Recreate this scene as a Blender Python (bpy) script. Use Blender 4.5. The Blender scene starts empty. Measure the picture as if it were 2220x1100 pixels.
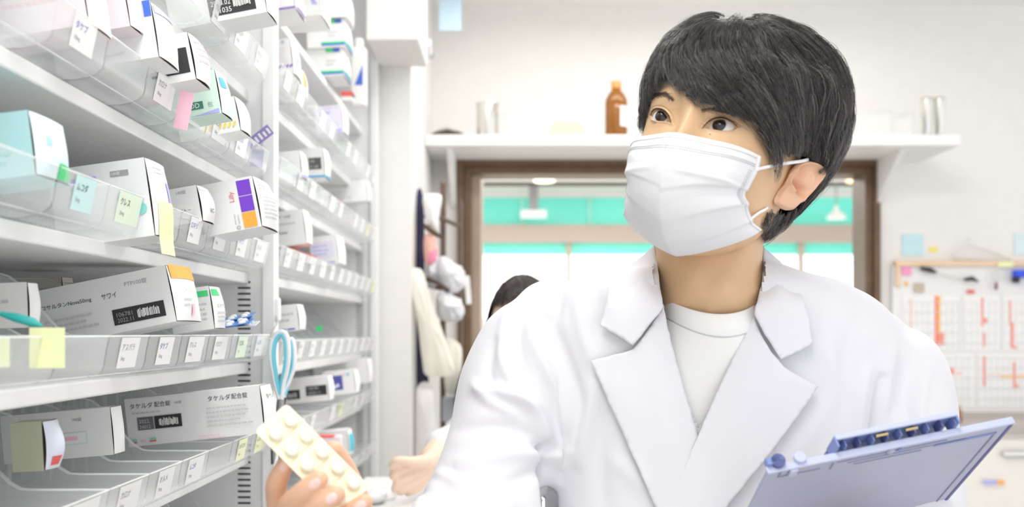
import bpy, bmesh, math, random
import numpy as np
from mathutils import Vector, Matrix
from mathutils.bvhtree import BVHTree
from mathutils.geometry import delaunay_2d_cdt
sc = bpy.context.scene
C = sc.collection
random.seed(7); rng = np.random.default_rng(7)
# ------------------------------------------------------------------ camera, world, lights, exposure
CZ = 1.37                     # camera height above the floor
F = 2200.0; PX0 = 1110.0; PY0 = 722.0
cam = bpy.data.cameras.new('camera'); co = bpy.data.objects.new('camera', cam); C.objects.link(co)
co.location = (0, 0, CZ); co.rotation_euler = (math.pi/2, 0, 0)
cam.sensor_width = 36; cam.sensor_fit = 'HORIZONTAL'; cam.lens = 36*F/2220; cam.shift_y = (PY0-550)/2220; cam.clip_start = .02
cam.dof.use_dof = True; cam.dof.focus_distance = 1.10; cam.dof.aperture_fstop = 4.6
sc.camera = co
sc.view_settings.view_transform = 'Standard'; sc.view_settings.look = 'None'
sc.view_settings.gamma = 1; sc.view_settings.use_curve_mapping = False
sc.view_settings.exposure = 0.5
sc.cycles.transparent_max_bounces = 32; sc.cycles.max_bounces = 10; sc.cycles.diffuse_bounces = 5
sc.cycles.caustics_reflective = False; sc.cycles.caustics_refractive = False
w = bpy.data.worlds.new('world'); sc.world = w; w.use_nodes = True
w.node_tree.nodes['Background'].inputs[0].default_value = (.97, .985, 1, 1)
w.node_tree.nodes['Background'].inputs[1].default_value = 0.98
def area(name, loc, rot, sx, sy, power, col=(1, 1, 1)):
    l = bpy.data.lights.new(name, 'AREA'); l.shape = 'RECTANGLE'; l.size = sx; l.size_y = sy; l.energy = power; l.color = col
    o = bpy.data.objects.new(name, l); C.objects.link(o); o.location = loc; o.rotation_euler = rot; return o
area('ceiling_lamp_front', (-.1, .3, 2.44), (0, 0, 0), .35, 1.3,10, (1, .985, .96))
area('ceiling_lamp_mid', (.45, 1.9, 2.44), (0, 0, 0), 1.3, .35, 11, (1, .985, .96))
area('ceiling_lamp_back', (.5, 2.9, 2.44), (0, 0, 0), 1.3, .3, 5, (1, .985, .96))
area('ceiling_lamp_waiting_room', (.3, 6.0, 2.44), (0, 0, 0), 2.4, 2, 60, (1, .97, .93))

# ------------------------------------------------------------------ helpers
def P(px, py, Y):             # point seen at photo pixel (px,py) at distance Y
    return Vector(((px-PX0)*Y/F, Y, CZ+(PY0-py)*Y/F))
def proj(p):
    return (PX0+F*p[0]/p[1], PY0-F*(p[2]-CZ)/p[1])
M = {}
def mat(name, col, rough=.5, spec=.5, metal=0, emit=0, sss=0, sheen=0, bump=0, bscale=200, var=0, vscale=20, col2=None, trans=0, alpha=1):
    if name in M: return M[name]
    m = bpy.data.materials.new(name); m.use_nodes = True; nt = m.node_tree; b = nt.nodes['Principled BSDF']
    b.inputs['Base Color'].default_value = (*col, 1); b.inputs['Roughness'].default_value = rough
    b.inputs['Specular IOR Level'].default_value = spec; b.inputs['Metallic'].default_value = metal
    if sss:
        b.inputs['Subsurface Weight'].default_value = sss; b.inputs['Subsurface Radius'].default_value = (1, .35, .2); b.inputs['Subsurface Scale'].default_value = .006
    if sheen: b.inputs['Sheen Weight'].default_value = sheen
    if trans: b.inputs['Transmission Weight'].default_value = trans
    if emit: b.inputs['Emission Color'].default_value = (*col, 1); b.inputs['Emission Strength'].default_value = emit
    tc = nt.nodes.new('ShaderNodeTexCoord'); n = nt.nodes.new('ShaderNodeTexNoise'); nt.links.new(tc.outputs['Object'], n.inputs['Vector'])
    n.inputs['Scale'].default_value = vscale; n.inputs['Detail'].default_value = 4
    r = nt.nodes.new('ShaderNodeValToRGB'); c2 = col2 or tuple(max(0, c*(1-var)) for c in col)
    v = var or (.25 if col2 else .02)
    if not col2 and not var: c2 = tuple(c*.975 for c in col)
    r.color_ramp.elements[0].position = .35; r.color_ramp.elements[1].position = .68
    r.color_ramp.elements[0].color = (*c2, 1); r.color_ramp.elements[1].color = (*col, 1)
    nt.links.new(n.outputs['Fac'], r.inputs['Fac']); nt.links.new(r.outputs['Color'], b.inputs['Base Color'])
    if bump:
        n2 = nt.nodes.new('ShaderNodeTexNoise'); n2.inputs['Scale'].default_value = bscale; nt.links.new(tc.outputs['Object'], n2.inputs['Vector'])
        bp = nt.nodes.new('ShaderNodeBump'); bp.inputs['Strength'].default_value = bump; bp.inputs['Distance'].default_value = .001
        nt.links.new(n2.outputs['Fac'], bp.inputs['Height']); nt.links.new(bp.outputs['Normal'], b.inputs['Normal'])
    M[name] = m; return m
def clearmat(name, col, base=.1, edge=.6, rough=.12):
    if name in M: return M[name]
    m = bpy.data.materials.new(name); m.use_nodes = True; nt = m.node_tree; b = nt.nodes['Principled BSDF']; out = nt.nodes['Material Output']
    b.inputs['Base Color'].default_value = (*col, 1); b.inputs['Roughness'].default_value = rough
    t = nt.nodes.new('ShaderNodeBsdfTransparent'); t.inputs[0].default_value = (*[min(1, c*.35+.65) for c in col], 1)
    lw = nt.nodes.new('ShaderNodeLayerWeight'); lw.inputs['Blend'].default_value = .35
    mr = nt.nodes.new('ShaderNodeMapRange'); mr.inputs['To Min'].default_value = base; mr.inputs['To Max'].default_value = edge
    nt.links.new(lw.outputs['Facing'], mr.inputs['Value'])
    mx = nt.nodes.new('ShaderNodeMixShader'); nt.links.new(mr.outputs['Result'], mx.inputs[0]); nt.links.new(t.outputs[0], mx.inputs[1]); nt.links.new(b.outputs[0], mx.inputs[2])
    nt.links.new(mx.outputs[0], out.inputs['Surface']); M[name] = m; return m
_txt = {}
def text_geo(s, font=None):
    if s in _txt: return _txt[s]
    cu = bpy.data.curves.new('t', 'FONT'); cu.body = s; cu.size = 1; cu.resolution_u = 2
    o = bpy.data.objects.new('t', cu); C.objects.link(o)
    dg = bpy.context.evaluated_depsgraph_get(); me = bpy.data.meshes.new_from_object(o.evaluated_get(dg))
    vs = np.array([v.co[:2] for v in me.vertices]) if len(me.vertices) else np.zeros((0, 2)); fs = [tuple(p.vertices) for p in me.polygons]
    bpy.data.objects.remove(o); bpy.data.curves.remove(cu); bpy.data.meshes.remove(me)
    if len(vs): vs = vs-vs.min(0)
    _txt[s] = (vs, fs); return _txt[s]
class MB:
    def __init__(s): s.v = []; s.f = []; s.m = []; s.mats = []
    def mi(s, m):
        if m not in s.mats: s.mats.append(m)
        return s.mats.index(m)
    def add(s, vs, fs, m):
        k = len(s.v); s.v += [tuple(v) for v in vs]; i = s.mi(m)
        for f in fs: s.f.append(tuple(a+k for a in f)); s.m.append(i)
    def box(s, lo, hi, m, M4=None):
        x0, y0, z0 = lo; x1, y1, z1 = hi
        vs = [Vector(p) for p in ((x0, y0, z0), (x1, y0, z0), (x1, y1, z0), (x0, y1, z0), (x0, y0, z1), (x1, y0, z1), (x1, y1, z1), (x0, y1, z1))]
        if M4: vs = [M4@v for v in vs]
        s.add(vs, [(0, 3, 2, 1), (4, 5, 6, 7), (0, 1, 5, 4), (1, 2, 6, 5), (2, 3, 7, 6), (3, 0, 4, 7)], m)
    def grid(s, G, m, closeu=False, flip=False):   # G[i][j]
        n = len(G); k = len(G[0]); fs = []
        for i in range(n-1):
            for j in range(k if closeu else k-1):
                q = (i*k+j, i*k+(j+1) % k, (i+1)*k+(j+1) % k, (i+1)*k+j); fs.append(q[::-1] if flip else q)
        s.add([p for r in G for p in r], fs, m)
    def tube(s, pts, rad, m, n=10, cap=True, flat=None):
        pts = [Vector(p) for p in pts]; k = len(pts)
        if not hasattr(rad, '__len__'): rad = [rad]*k
        G = []; prev = None
        for i, p in enumerate(pts):
            t = (pts[min(i+1, k-1)]-pts[max(i-1, 0)]).normalized()
            if prev is None: a = t.orthogonal().normalized() if flat is None else (Vector(flat)-t*Vector(flat).dot(t)).normalized()
            else: a = (prev-t*prev.dot(t)).normalized()
            prev = a; b = t.cross(a); r = rad[i]; ra, rb = r if hasattr(r, '__len__') else (r, r)
            G.append([p+a*(ra*math.cos(2*math.pi*j/n))+b*(rb*math.sin(2*math.pi*j/n)) for j in range(n)])
        s.grid(G, m, closeu=True)
        if cap:
            s.add(G[0], [tuple(range(n))[::-1]], m); s.add(G[-1], [tuple(range(n))], m)
    def lathe(s, prof, m, c=(0, 0, 0), n=24, ax=None):
        G = [[Vector((r*math.cos(2*math.pi*j/n), r*math.sin(2*math.pi*j/n), z)) for j in range(n)] for r, z in prof]
        if ax: G = [[ax@p for p in r] for r in G]
        G = [[p+Vector(c) for p in r] for r in G]; s.grid(G, m, closeu=True)
        s.add(G[0], [tuple(range(n))[::-1]], m); s.add(G[-1], [tuple(range(n))], m)
    def rect(s, o, u, v, a, b, w_, h, m):        # rectangle on plane origin o, unit axes u v, at (a,b) size w,h
        s.add([o+u*a+v*b, o+u*(a+w_)+v*b, o+u*(a+w_)+v*(b+h), o+u*a+v*(b+h)], [(0, 1, 2, 3)], m)
    def text(s, t, o, u, v, a, b, h, m, maxw=None, rot=0):
        vs, fs = text_geo(t)
        if not len(vs): return
        k = h/max(vs[:, 1].max(), .3); kx = k
        if maxw: kx = min(k, maxw/vs[:, 0].max()) if maxw > 0 else k
        out = []
        for x, y in vs:
            x, y = x*kx, y*k
            if rot: x, y = -y, x
            out.append(o+u*(a+x)+v*(b+y))
        s.add(out, fs, m)
    def build(s, name, parent=None, smooth=False, bevel=0, seg=2, subsurf=0, solid=0, ang=35, merge=False):
        me = bpy.data.meshes.new(name); me.from_pydata(s.v, [], s.f)
        for m in s.mats: me.materials.append(m)
        me.polygons.foreach_set('material_index', s.m)
        if merge:
            bm = bmesh.new(); bm.from_mesh(me); bmesh.ops.remove_doubles(bm, verts=bm.verts, dist=1e-5); bmesh.ops.recalc_face_normals(bm, faces=bm.faces); bm.to_mesh(me); bm.free()
        if smooth:
            me.shade_smooth()
            if ang < 180: me.set_sharp_from_angle(angle=math.radians(ang))
        me.update()
        o = bpy.data.objects.new(name, me); C.objects.link(o)
        if parent: o.parent = parent
        if bevel:
            b = o.modifiers.new('b', 'BEVEL'); b.width = bevel; b.segments = seg; b.limit_method = 'ANGLE'; b.angle_limit = math.radians(40); b.harden_normals = False
        if solid: b = o.modifiers.new('s', 'SOLIDIFY'); b.thickness = solid; b.offset = 0
        if subsurf: b = o.modifiers.new('u', 'SUBSURF'); b.levels = b.render_levels = subsurf
        return o
def thing(name, label, cat, loc=(0, 0, 0), rz=0, group=None):
    o = bpy.data.objects.new(name, None); C.objects.link(o); o.location = loc; o.rotation_euler = (0, 0, rz); o.empty_display_size = .05
    return tag(o, label, cat, group)
def tag(o, label, cat, group=None, kind=None):
    o['label'] = label; o['category'] = cat
    if group: o['group'] = group
    if kind: o['kind'] = kind
    return o
def struct(o): o['kind'] = 'structure'; return o
def evalmesh(o):
    dg = bpy.context.evaluated_depsgraph_get(); me = bpy.data.meshes.new_from_object(o.evaluated_get(dg))
    bpy.data.objects.remove(o); return me
X, Yv, Zv = Vector((1, 0, 0)), Vector((0, 1, 0)), Vector((0, 0, 1))

# ------------------------------------------------------------------ materials
WALL = mat('wall paint', (.86, .84, .815), .7, .2)
WHITE = mat('white melamine', (.86, .86, .85), .45)
SHELF = mat('white shelf', (.84, .84, .83), .4)
STEEL = mat('white painted steel', (.85, .855, .855), .4)
SLOT = mat('dark slot', (.06, .06, .06), .6)
BROWN = mat('brown window frame', (.17, .098, .052), .45, var=.2, vscale=30)
TAN = mat('light wood jamb', (.52, .40, .31), .5, var=.15, vscale=12)
PAPER = mat('white card', (.87, .87, .86), .55)
PAPERG = mat('cool white card', (.83, .84, .84), .5)
INK = mat('black ink', (.03, .03, .035), .5)
INKG = mat('grey ink', (.35, .35, .36), .6)
INKL = mat('pale grey ink', (.60, .60, .61), .6)
CLEAR = clearmat('clear plastic', (.95, .96, .965), .12, .5)
CLEARW = clearmat('clear plastic rim', (.95, .97, .97), .28, .8)
FLOORM = mat('vinyl floor', (.66, .64, .60), .4, var=.06, vscale=3)
CEIL = mat('ceiling board', (.86, .85, .83), .8, .1)

# ------------------------------------------------------------------ room
def slab(name, lo, hi, m, bevel=0, parent=None):
    b = MB(); b.box(lo, hi, m); o = b.build(name, parent, bevel=bevel)
    if not parent: struct(o)
    return o
H = 2.5; YB = 3.5
slab('floor', (-2.2, -1.5, -.05), (3.2, 8.6, 0), FLOORM)
slab('ceiling', (-2.2, -.6, H), (3.2, 8.6, H+.06), CEIL)
# opening in the back wall: outer frame px 990..1905, top 345
OX0, OX1 = P(992, 0, YB)[0], P(1903, 0, YB)[0]; OZ1 = P(0, 348, YB)[2]; OZ0 = 1.0
b = MB(); T = .12
b.box((-2.2, YB, 0), (OX0, YB+T, H), WALL); b.box((OX1, YB, 0), (3.2, YB+T, H), WALL)
b.box((OX0, YB, OZ1), (OX1, YB+T, H), WALL); b.box((OX0, YB, 0), (OX1, YB+T, OZ0), WALL)
struct(b.build('wall_back', merge=False))
slab('wall_left', (-1.0, -.6, 0), (-.9, 2.75, H), WALL)
b = MB()   # brown frame, stepped mouldings
fw = .048
for d, k, yy in ((0, fw*.45, YB-.03), (fw*.45, fw, YB-.015)):
    x0, x1, z1 = OX0+d, OX1-d, OZ1-d; q = k-d if d else k
    b.box((x0, yy, OZ0), (x0+q, YB+T, z1), BROWN); b.box((x1-q, yy, OZ0), (x1, YB+T, z1), BROWN); b.box((x0+q, yy, z1-q), (x1-q, YB+T, z1), BROWN)
b.box((OX0, YB-.03, OZ0-.03), (OX1, YB+T, OZ0), BROWN)
wf = struct(b.build('window_1', bevel=.002))
jm = MB(); jx = P(1012, 0, YB)[0]; jm.box((jx, YB+.02, OZ0), (P(1042, 0, YB)[0], YB+.35, P(0, 362, YB)[2]), TAN); o = jm.build('window_jamb', wf)
# pillar, soffit
PXR = -.275
slab('wall_pillar', (-.9, 2.76, 0), (PXR, YB, H), WALL)
b = MB(); b.box((-.36, 2.5, P(0, 86, 2.5)[2]), (P(925, 0, 2.5)[0]-.02, 2.76, H), WALL); sf = struct(b.build('wall_soffit', bevel=.004))
# wall shelf
sh = thing('wall_shelf', 'long white wall shelf above the brown framed window', 'shelf', (.5, 3.4, P(0, 300, 3.2)[2]))
def wz(py, Y): return P(0, py, Y)[2]
b = MB(); SX0, SX1 = PXR+.002, P(2083, 0, 3.2)[0]; SZ = wz(292, 3.2)
b.box((SX0, 3.2, SZ-.034), (SX1, YB, SZ), WHITE); o = b.build('board', None, bevel=.002); o.parent = sh; o.matrix_parent_inverse = Matrix.Translation(sh.location).inverted()
def attach(o, t): o.parent = t; o.matrix_parent_inverse = Matrix.Translation(t.location).inverted(); return o
for xx in (-.21, P(1930, 0, 3.35)[0]):
    b = MB(); b.add([(xx, YB, SZ-.034), (xx, 3.26, SZ-.034), (xx, YB, SZ-.2), (xx+.02, YB, SZ-.034), (xx+.02, 3.26, SZ-.034), (xx+.02, YB, SZ-.2)], [(0, 1, 2), (3, 5, 4), (0, 3, 4, 1), (1, 4, 5, 2), (2, 5, 3, 0)], WHITE)
    attach(b.build('bracket'), sh)

# ---------------- waiting room beyond the window
TEAL = mat('teal film', (.17, .74, .61), .4, emit=.22, var=.12, vscale=2.5)  # weak emission stands in for daylight coming through the film
DAY = mat('bright daylight glass', (1, 1, 1), .5, emit=1.3)
BEAM = mat('taupe beam', (.50, .42, .36), .6)
DARKR = mat('dark rail', (.14, .12, .09), .5)
YF = 8.1
def fx(px): return P(px, 0, YF)[0]
def fz(py): return P(0, py, YF)[2]
b = MB(); WX0, WX1 = fx(960), fx(2080)
b.box((WX0-2.2, YF, 0), (WX0, YF+.1, H), WALL); b.box((WX1, YF, 0), (WX1+1, YF+.1, H), WALL)
b.box((WX0, YF, fz(428)), (WX1, YF+.1, H), WALL); b.box((WX0, YF, 0), (WX1, YF+.1, fz(690)), WALL)
struct(b.build('wall_far'))
b = MB(); b.box((WX0, YF-.5, H-.03), (WX1, YF-.47, H), DARKR); struct(b.build('trim_1'))
# rail spotlight (silver) and beams
b = MB()
b.box((WX0, YF-.08, fz(527)), (WX1, YF+.1, fz(489)), BEAM)
for px in (1233, 1737): b.box((fx(px)-.02, YF-.02, fz(690)), (fx(px)+.02, YF+.06, fz(527)), BEAM)
for px in (1132, 1278, 1715, 1480): b.box((fx(px)-.012, YF-.01, fz(489)), (fx(px)+.012, YF+.06, fz(428)), mat('mint mullion', (.45, .85, .75), .5))
o = struct(b.build('window_2', bevel=.003))
b = MB(); b.box((WX0, YF+.03, fz(489)), (WX1, YF+.04, fz(428)), TEAL); b.box((WX0, YF+.03, fz(552)), (WX1, YF+.04, fz(527)), TEAL); b.build('teal_film', o)
b = MB(); b.box((WX0, YF+.06, fz(690)), (WX1, YF+.07, fz(552)), DAY); b.build('bright_pane', o)
LITE = mat('lit downlight', (1, .93, .80), .5, emit=1.6); LITW = mat('warm lit downlight', (1, .72, .42), .5, emit=1.5)
for k, (px, m_, lb) in enumerate(((1180, LITE, 'round white ceiling downlight seen through the left of the window'), (1858, LITW, 'round warm ceiling downlight seen through the right edge of the window'))):
    c = P(px, 385, 7.37); t = thing('downlight', lb, 'light', (c[0], c[1], H-.001), group='ceiling downlights of the waiting room')
    b = MB(); b.lathe([(.075, -.03), (.075, 0)], m_, (0, 0, 0), 20); b.build('diffuser', t, True)
    b = MB(); b.lathe([(.076, -.02), (.09, -.012), (.09, 0), (.076, 0)], WHITE, (0, 0, 0), 20); b.build('rim', t, True)
t = thing('pendant_lamp', 'small white pendant lamp hanging before teal glass right of the head', 'lamp', P(1813, 430, 7.6))
z0 = P(0, 466, 7.6)[2]-t.location[2]
b = MB(); b.tube([(0, 0, z0), (0, 0, H-t.location[2])], .006, INKG, 6); b.build('cord', t)
b = MB(); b.lathe([(.075, z0-.03), (.06, z0), (.02, z0+.03), (.012, z0+.07)], WHITE, (0, 0, 0), 20); b.build('lamp_shade', t, True)
b = MB(); bx = P(1157, 455, YF-.2)
# parking sign like white card behind glass
b = MB(); c = P(1157, 450, 7.8); b.box((c[0]-.035, c[1], c[2]-.03), (c[0]+.035, c[1]+.02, H), INKG); 
b.box((c[0]-.1, c[1]-.01, c[2]-.08), (c[0]+.1, c[1]+.03, c[2]-.02), WHITE); tag(b.build('hanging_lamp', bevel=.004), 'white box lamp hanging before teal glass, left of the head', 'lamp')
# outside low things through the glass: bench and desk in the waiting room
b = MB(); c = P(1058, 620, 5.4); 
b.box((-.5, 5.2, 0), (2.6, 5.6, .45), mat('cream seat', (.8, .76, .7), .6)); b.box((-.5, 5.55, .45), (2.6, 5.62, .8), M['cream seat']); tag(b.build('waiting_bench', bevel=.02), 'cream waiting room bench beyond the window', 'bench')

# ------------------------------------------------------------------ shelving units
XF = -.357            # front of the side panels
XS = -.398            # front edge of the shelves
XBK = -.72
def side_panel(Y0, Y1, unit, slots_x):
    b = MB(); b.box((XBK, Y0, .05), (XF-.018, Y1, 2.42), STEEL); b.box((XF-.018, Y0-.012, .05), (XF, Y1, 2.42), STEEL)
    b.build('side_panel', unit, bevel=.0012)
    zlo, zhi = CZ-.40, CZ+(.085 if Y1 < 2 or Y0 < 2 else .248)
    n = int((zhi-zlo)/.0088)
    for sx in (XF-.048, XBK+.05):
        b = MB()
        for i in range(n):
            z = zlo+i*.0088
            b.box((sx-.0095, Y0-.0006, z), (sx+.0095, Y0+.0005, z+.0030), SLOT)
        b.build('slot_strip', unit)
def shelf_unit(label, Y0, Y1, hs, kk):
    u = thing('shelving_unit', label, 'shelving unit', (0, 0, 0))
    side_panel(Y1, Y1+.018, u, None)
    if 1:
        b = MB(); b.box((XBK, Y0-.014, .05), (XF-.02, Y0, 2.42), STEEL); b.build('side_panel', u, bevel=.001)
    b = MB(); b.box((XBK-.012, Y0, .05), (XBK, Y1, 2.42), mat('back panel', (.80, .80, .80), .5)); b.build('back_panel', u)
    b = MB(); b.box((XBK, Y0, .02), (XS, Y1, .1), SHELF); b.build('plinth', u)
    for h in hs:
        b = MB(); b.box((XBK, Y0+.001, CZ+h-.016), (XS, Y1-.001, CZ+h), SHELF); b.build('shelf_board', u, bevel=.002)
    return u
H1 = [.505, .366, .2245, .090, -.045, -.182, -.32, -.6, -.95]
H2 = [.70, .543, .379, .232, .094, -.055, -.188, -.329, -.6, -.95]
U1 = shelf_unit('near white steel shelving unit full of clear trays, left side', .44, 1.535, H1, 0)
U2 = shelf_unit('farther white steel shelving unit beyond the post with the scissors', 1.57, 2.70, H2, 1)

# ------------------------------------------------------------------ clear trays
def smooth(t): t = max(0, min(1, t)); return t*t*(3-2*t)
def tray_mesh(wd):
    # local: x forward (out of shelf, 0 = shelf edge), y across 0..wd, z up
    b = MB(); n = 10
    prof = [(-.30, .001), (-.08, .001), (0, .001)]+[(.004+.030*math.sin(a), .001+.014*(1-math.cos(a))) for a in np.linspace(.2, math.pi/2, 5)]+[(.036, .028), (.039, .042)]
    b.grid([[Vector((x, y, z)) for y in (0, wd)] for x, z in prof], CLEAR)
    def top(x):  # side height
        return .042+.062*smooth((-.035-x)/.075)
    for y in (0, wd):
        xs = [-.30]+list(np.linspace(-.13, .0, 14))+[p[0] for p in prof[3:]]
        pz = {}
        lo = [.001 if x <= 0 else np.interp(x, [p[0] for p in prof], [p[1] for p in prof]) for x in xs]
        b.grid([[Vector((x, y, l)), Vector((x, y, max(top(x), l)))] for x, l in zip(xs, lo)], CLEAR)
        b.tube([(x, y, max(top(x), l)) for x, l in zip(xs, lo)], .0008, CLEARW, 5)
        for k in range(9):                         # moulded ribs along the side
            x = -.15-.017*k; b.box((x, y-.0007, .004), (x+.0018, y+.0007, .098), CLEARW)
    b.tube([(.039, 0, .042), (.039, wd, .042)], .0009, CLEARW, 5)
    b.tube([(.020, 0, .006), (.020, wd, .006)], .0006, CLEARW, 5)
    b.add([(-.30, 0, .001), (-.30, wd, .001), (-.30, wd, .104), (-.30, 0, .104)], [(0, 1, 2, 3)], CLEAR)
    return b
CARD = [mat('label white', (.88, .88, .87), .5), mat('label pale green', (.78, .90, .74), .5), mat('label aqua', (.60, .84, .84), .5), mat('label lemon', (.90, .93, .62), .5), mat('label pink', (.93, .72, .80), .5)]
BLUEI = mat('blue ink', (.16, .18, .62), .5); REDI = mat('red ink', (.80, .14, .12), .5)
def card_mesh(kind, wd, seed):
    r = random.Random(seed); b = MB(); cw = wd*r.uniform(.42, .6); ch = .030; x0 = (wd-cw)/2; c = CARD[kind]
    t = (.0395+.0006)
    # card hangs just outside the leaning front face
    def pt(a, z): return Vector((.0365+(z-.028)*.214+.0012, a, z))
    z0 = .0085
    b.add([pt(x0, .024-.012), pt(x0+cw, .024-.012), pt(x0+cw, .0405), pt(x0, .0405)], [(0, 1, 2, 3)], c)
    o = pt(x0, .012); u = Yv; v = (pt(0, .0405)-pt(0, .012)).normalized(); o = o+Vector((.0003, 0, 0))
    ink = INK if kind != 0 else r.choice([INK, INKG, INKG, BLUEI]); ht = .0285
    tx = r.choice(['アスパラ', 'メチコバ', 'ロキソ', 'カロナ', 'ムコダ', 'タケプ', 'ガスタ', 'リピト', 'ノルバ', 'オルメ', 'ミカル', 'クレス'])
    b.text(tx, o, u, v, cw*.1, ht*.58, ht*.24, ink, cw*.8)
    b.text(r.choice(['5mg', '10mg', '20mg', '50mg', '100錠', '2.5mg']), o, u, v, cw*.14, ht*.22, ht*.17, INKG, cw*.6)
    return b
TR1 = tray_mesh(.096); TR2 = tray_mesh(.099)
base_tray = {1: TR1.build('t1'), 2: TR2.build('t2')}
for k in base_tray: base_tray[k].data.shade_smooth(); base_tray[k].data.set_sharp_from_angle(angle=.8)
_cards = {}
ORD = ['first', 'second', 'third', 'fourth', 'fifth', 'sixth', 'seventh', 'eighth', 'ninth', 'tenth', 'eleventh', 'twelfth']
def tray(unit, row, k, Y0, h, kind, lab):
    t = thing('pill_tray', lab, 'tray', (XS, Y0, CZ+h), group='clear trays in the %s shelving unit' % ('near' if unit == 1 else 'far'))
    o = bpy.data.objects.new('bin', base_tray[unit].data); C.objects.link(o); o.parent = t
    if kind is not None:
        key = (kind, (row*5+k) % 8, unit)
        if key not in _cards:
            m_ = card_mesh(kind, .096 if unit == 1 else .099, hash(key) % 999+row*31+k).build('card'); _cards[key] = m_.data; bpy.data.objects.remove(m_)
        o = bpy.data.objects.new('name_card', _cards[key]); C.objects.link(o); o.parent = t
LV1 = ['topmost near shelf', 'near shelf of the OD carton', 'near shelf of the purple square carton', 'near shelf of the blue pill packs', 'near shelf of the lowest long carton', 'bottom near shelf']
K1 = {(1, 0): None, (2, 4): None, (2, 5): 1, (2, 6): 2, (2, 7): None, (3, 1): 1, (3, 6): None, (3, 7): None, (3, 8): None, (1, 5): None, (1, 7): None, (1, 8): None, (4, 0): 3, (4, 1): 3, (4, 2): None, (5, 0): None}
for r_ in range(6):
    for k in range(10):
        y0 = 1.505-.1*(k+1)
        if y0 < .46: continue
        kind = K1.get((r_, k), 0)
        tray(1, r_, k, y0+.002, H1[r_+1], kind, 'clear tray, %s from the slotted post, %s' % (ORD[k], LV1[r_]))
LV2 = ['top shelf', 'second shelf down', 'third shelf down', 'fourth shelf down', 'fifth shelf down', 'sixth shelf down', 'lowest shelf']
for r_ in range(1, 7):
    for k in range(11):
        y0 = 2.69-.1005*(k+1)
        kind = 0 if r_ in (3, 4) or (k+r_) % 3 else None
        if (r_, k) in ((5, 5),): kind = 3
        if (r_, k) in ((3, 0), (2, 1)): kind = 3
        tray(2, r_, k, y0, H2[r_+1], kind, 'clear tray in the far unit, %s from its far end, %s' % (ORD[k], LV2[r_]))
for o in base_tray.values(): bpy.data.objects.remove(o)
# ------------------------------------------------------------------ the pharmacist
HR = None
def rotm(y, p, r):
    cz, sz, cp, sp, cr, sr = math.cos(y), math.sin(y), math.cos(p), math.sin(p), math.cos(r), math.sin(r)
    return np.array([[cz, -sz, 0], [sz, cz, 0], [0, 0, 1]])@np.array([[1, 0, 0], [0, cp, -sp], [0, sp, cp]])@np.array([[cr, 0, sr], [0, 1, 0], [-sr, 0, cr]])@np.diag([1, -1, 1.])
HR = rotm(-.47906, -.2378, .17144); HT = np.array([.19905, .99328, .17361+CZ])
def L2W(p): return np.asarray(p)@HR.T+HT
def W2L(p): return (np.asarray(p)-HT)@HR
def sstep(a, b, x): t = np.clip((x-a)/(b-a), 0, 1); return t*t*(3-2*t)
SKIN = mat('skin', (.70, .465, .275), .42, .45, sss=.12, bump=.15, bscale=900, col2=(.66, .425, .245), vscale=25)
SKINP = mat('pink skin', (.77, .475, .325), .45, .4, sss=.15, bump=.1, bscale=700, col2=(.71, .43, .285), vscale=30)
BROW = mat('brow hair', (.10, .075, .06), .5)
man = thing('person', 'young man in white coat, white face mask and black hair, looking up at the shelves', 'person', (.19, 1.06, 0))
def kid(o): return attach(o, man)
#   z      a(half width) front  back
HT_ = np.array([
 [.128, .002, -.018, -.026], [.126, .022, .004, -.048], [.119, .041, .026, -.070], [.107, .055, .046, -.088], [.090, .0655, .062, -.100], [.070, .0715, .074, -.106],
 [.050, .0745, .081, -.109], [.030, .0755, .0855, -.108], [.012, .0745, .0865, -.104], [-.005, .0730, .0845, -.099], [-.022, .0715, .0845, -.092],
 [-.040, .0690, .0835, -.083], [-.058, .0650, .0800, -.068], [-.074, .0590, .0750, -.050], [-.086, .0520, .0715, -.034], [-.096, .0430, .0690, -.016],
 [-.104, .0320, .0640, .004], [-.110, .0180, .0560, .022], [-.112, .002, .044, .042]])
def polydist(poly, x, y):      # signed distance (px), inside > 0
    poly = np.asarray(poly, float); x = np.asarray(x, float); y = np.asarray(y, float)
    d = np.full(x.shape, 1e9); ins = np.zeros(x.shape, bool); n = len(poly)
    for i in range(n):
        ax, ay = poly[i]; bx, by = poly[(i+1) % n]; ex, ey = bx-ax, by-ay; l = ex*ex+ey*ey+1e-9
        t = np.clip(((x-ax)*ex+(y-ay)*ey)/l, 0, 1); d = np.minimum(d, np.hypot(x-ax-t*ex, y-ay-t*ey))
        c = ((ay > y) != (by > y)) & (x < (bx-ax)*(y-ay)/((by-ay) if by != ay else 1e-9)+ax); ins ^= c
    return np.where(ins, d, -d)
def catmull(pts, n=8, closed=False):
    pts = [np.asarray(p, float) for p in pts]; m = len(pts); out = []
    for i in range(m if closed else m-1):
        p0, p1, p2, p3 = (pts[(i-1) % m] if closed or i > 0 else pts[i]), pts[i], pts[(i+1) % m], (pts[(i+2) % m] if closed or i+2 < m else pts[i+1])
        for k in range(n):
            t = k/n; out.append(.5*((2*p1)+(p2-p0)*t+(2*p0-5*p1+4*p2-p3)*t*t+(3*p1-p0-3*p2+p3)*t**3))
    if not closed: out.append(pts[-1])
    return np.array(out)
E4 = lambda L: [(1380+u/6.877, 180+v/6.877) for u, v in L]
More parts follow.
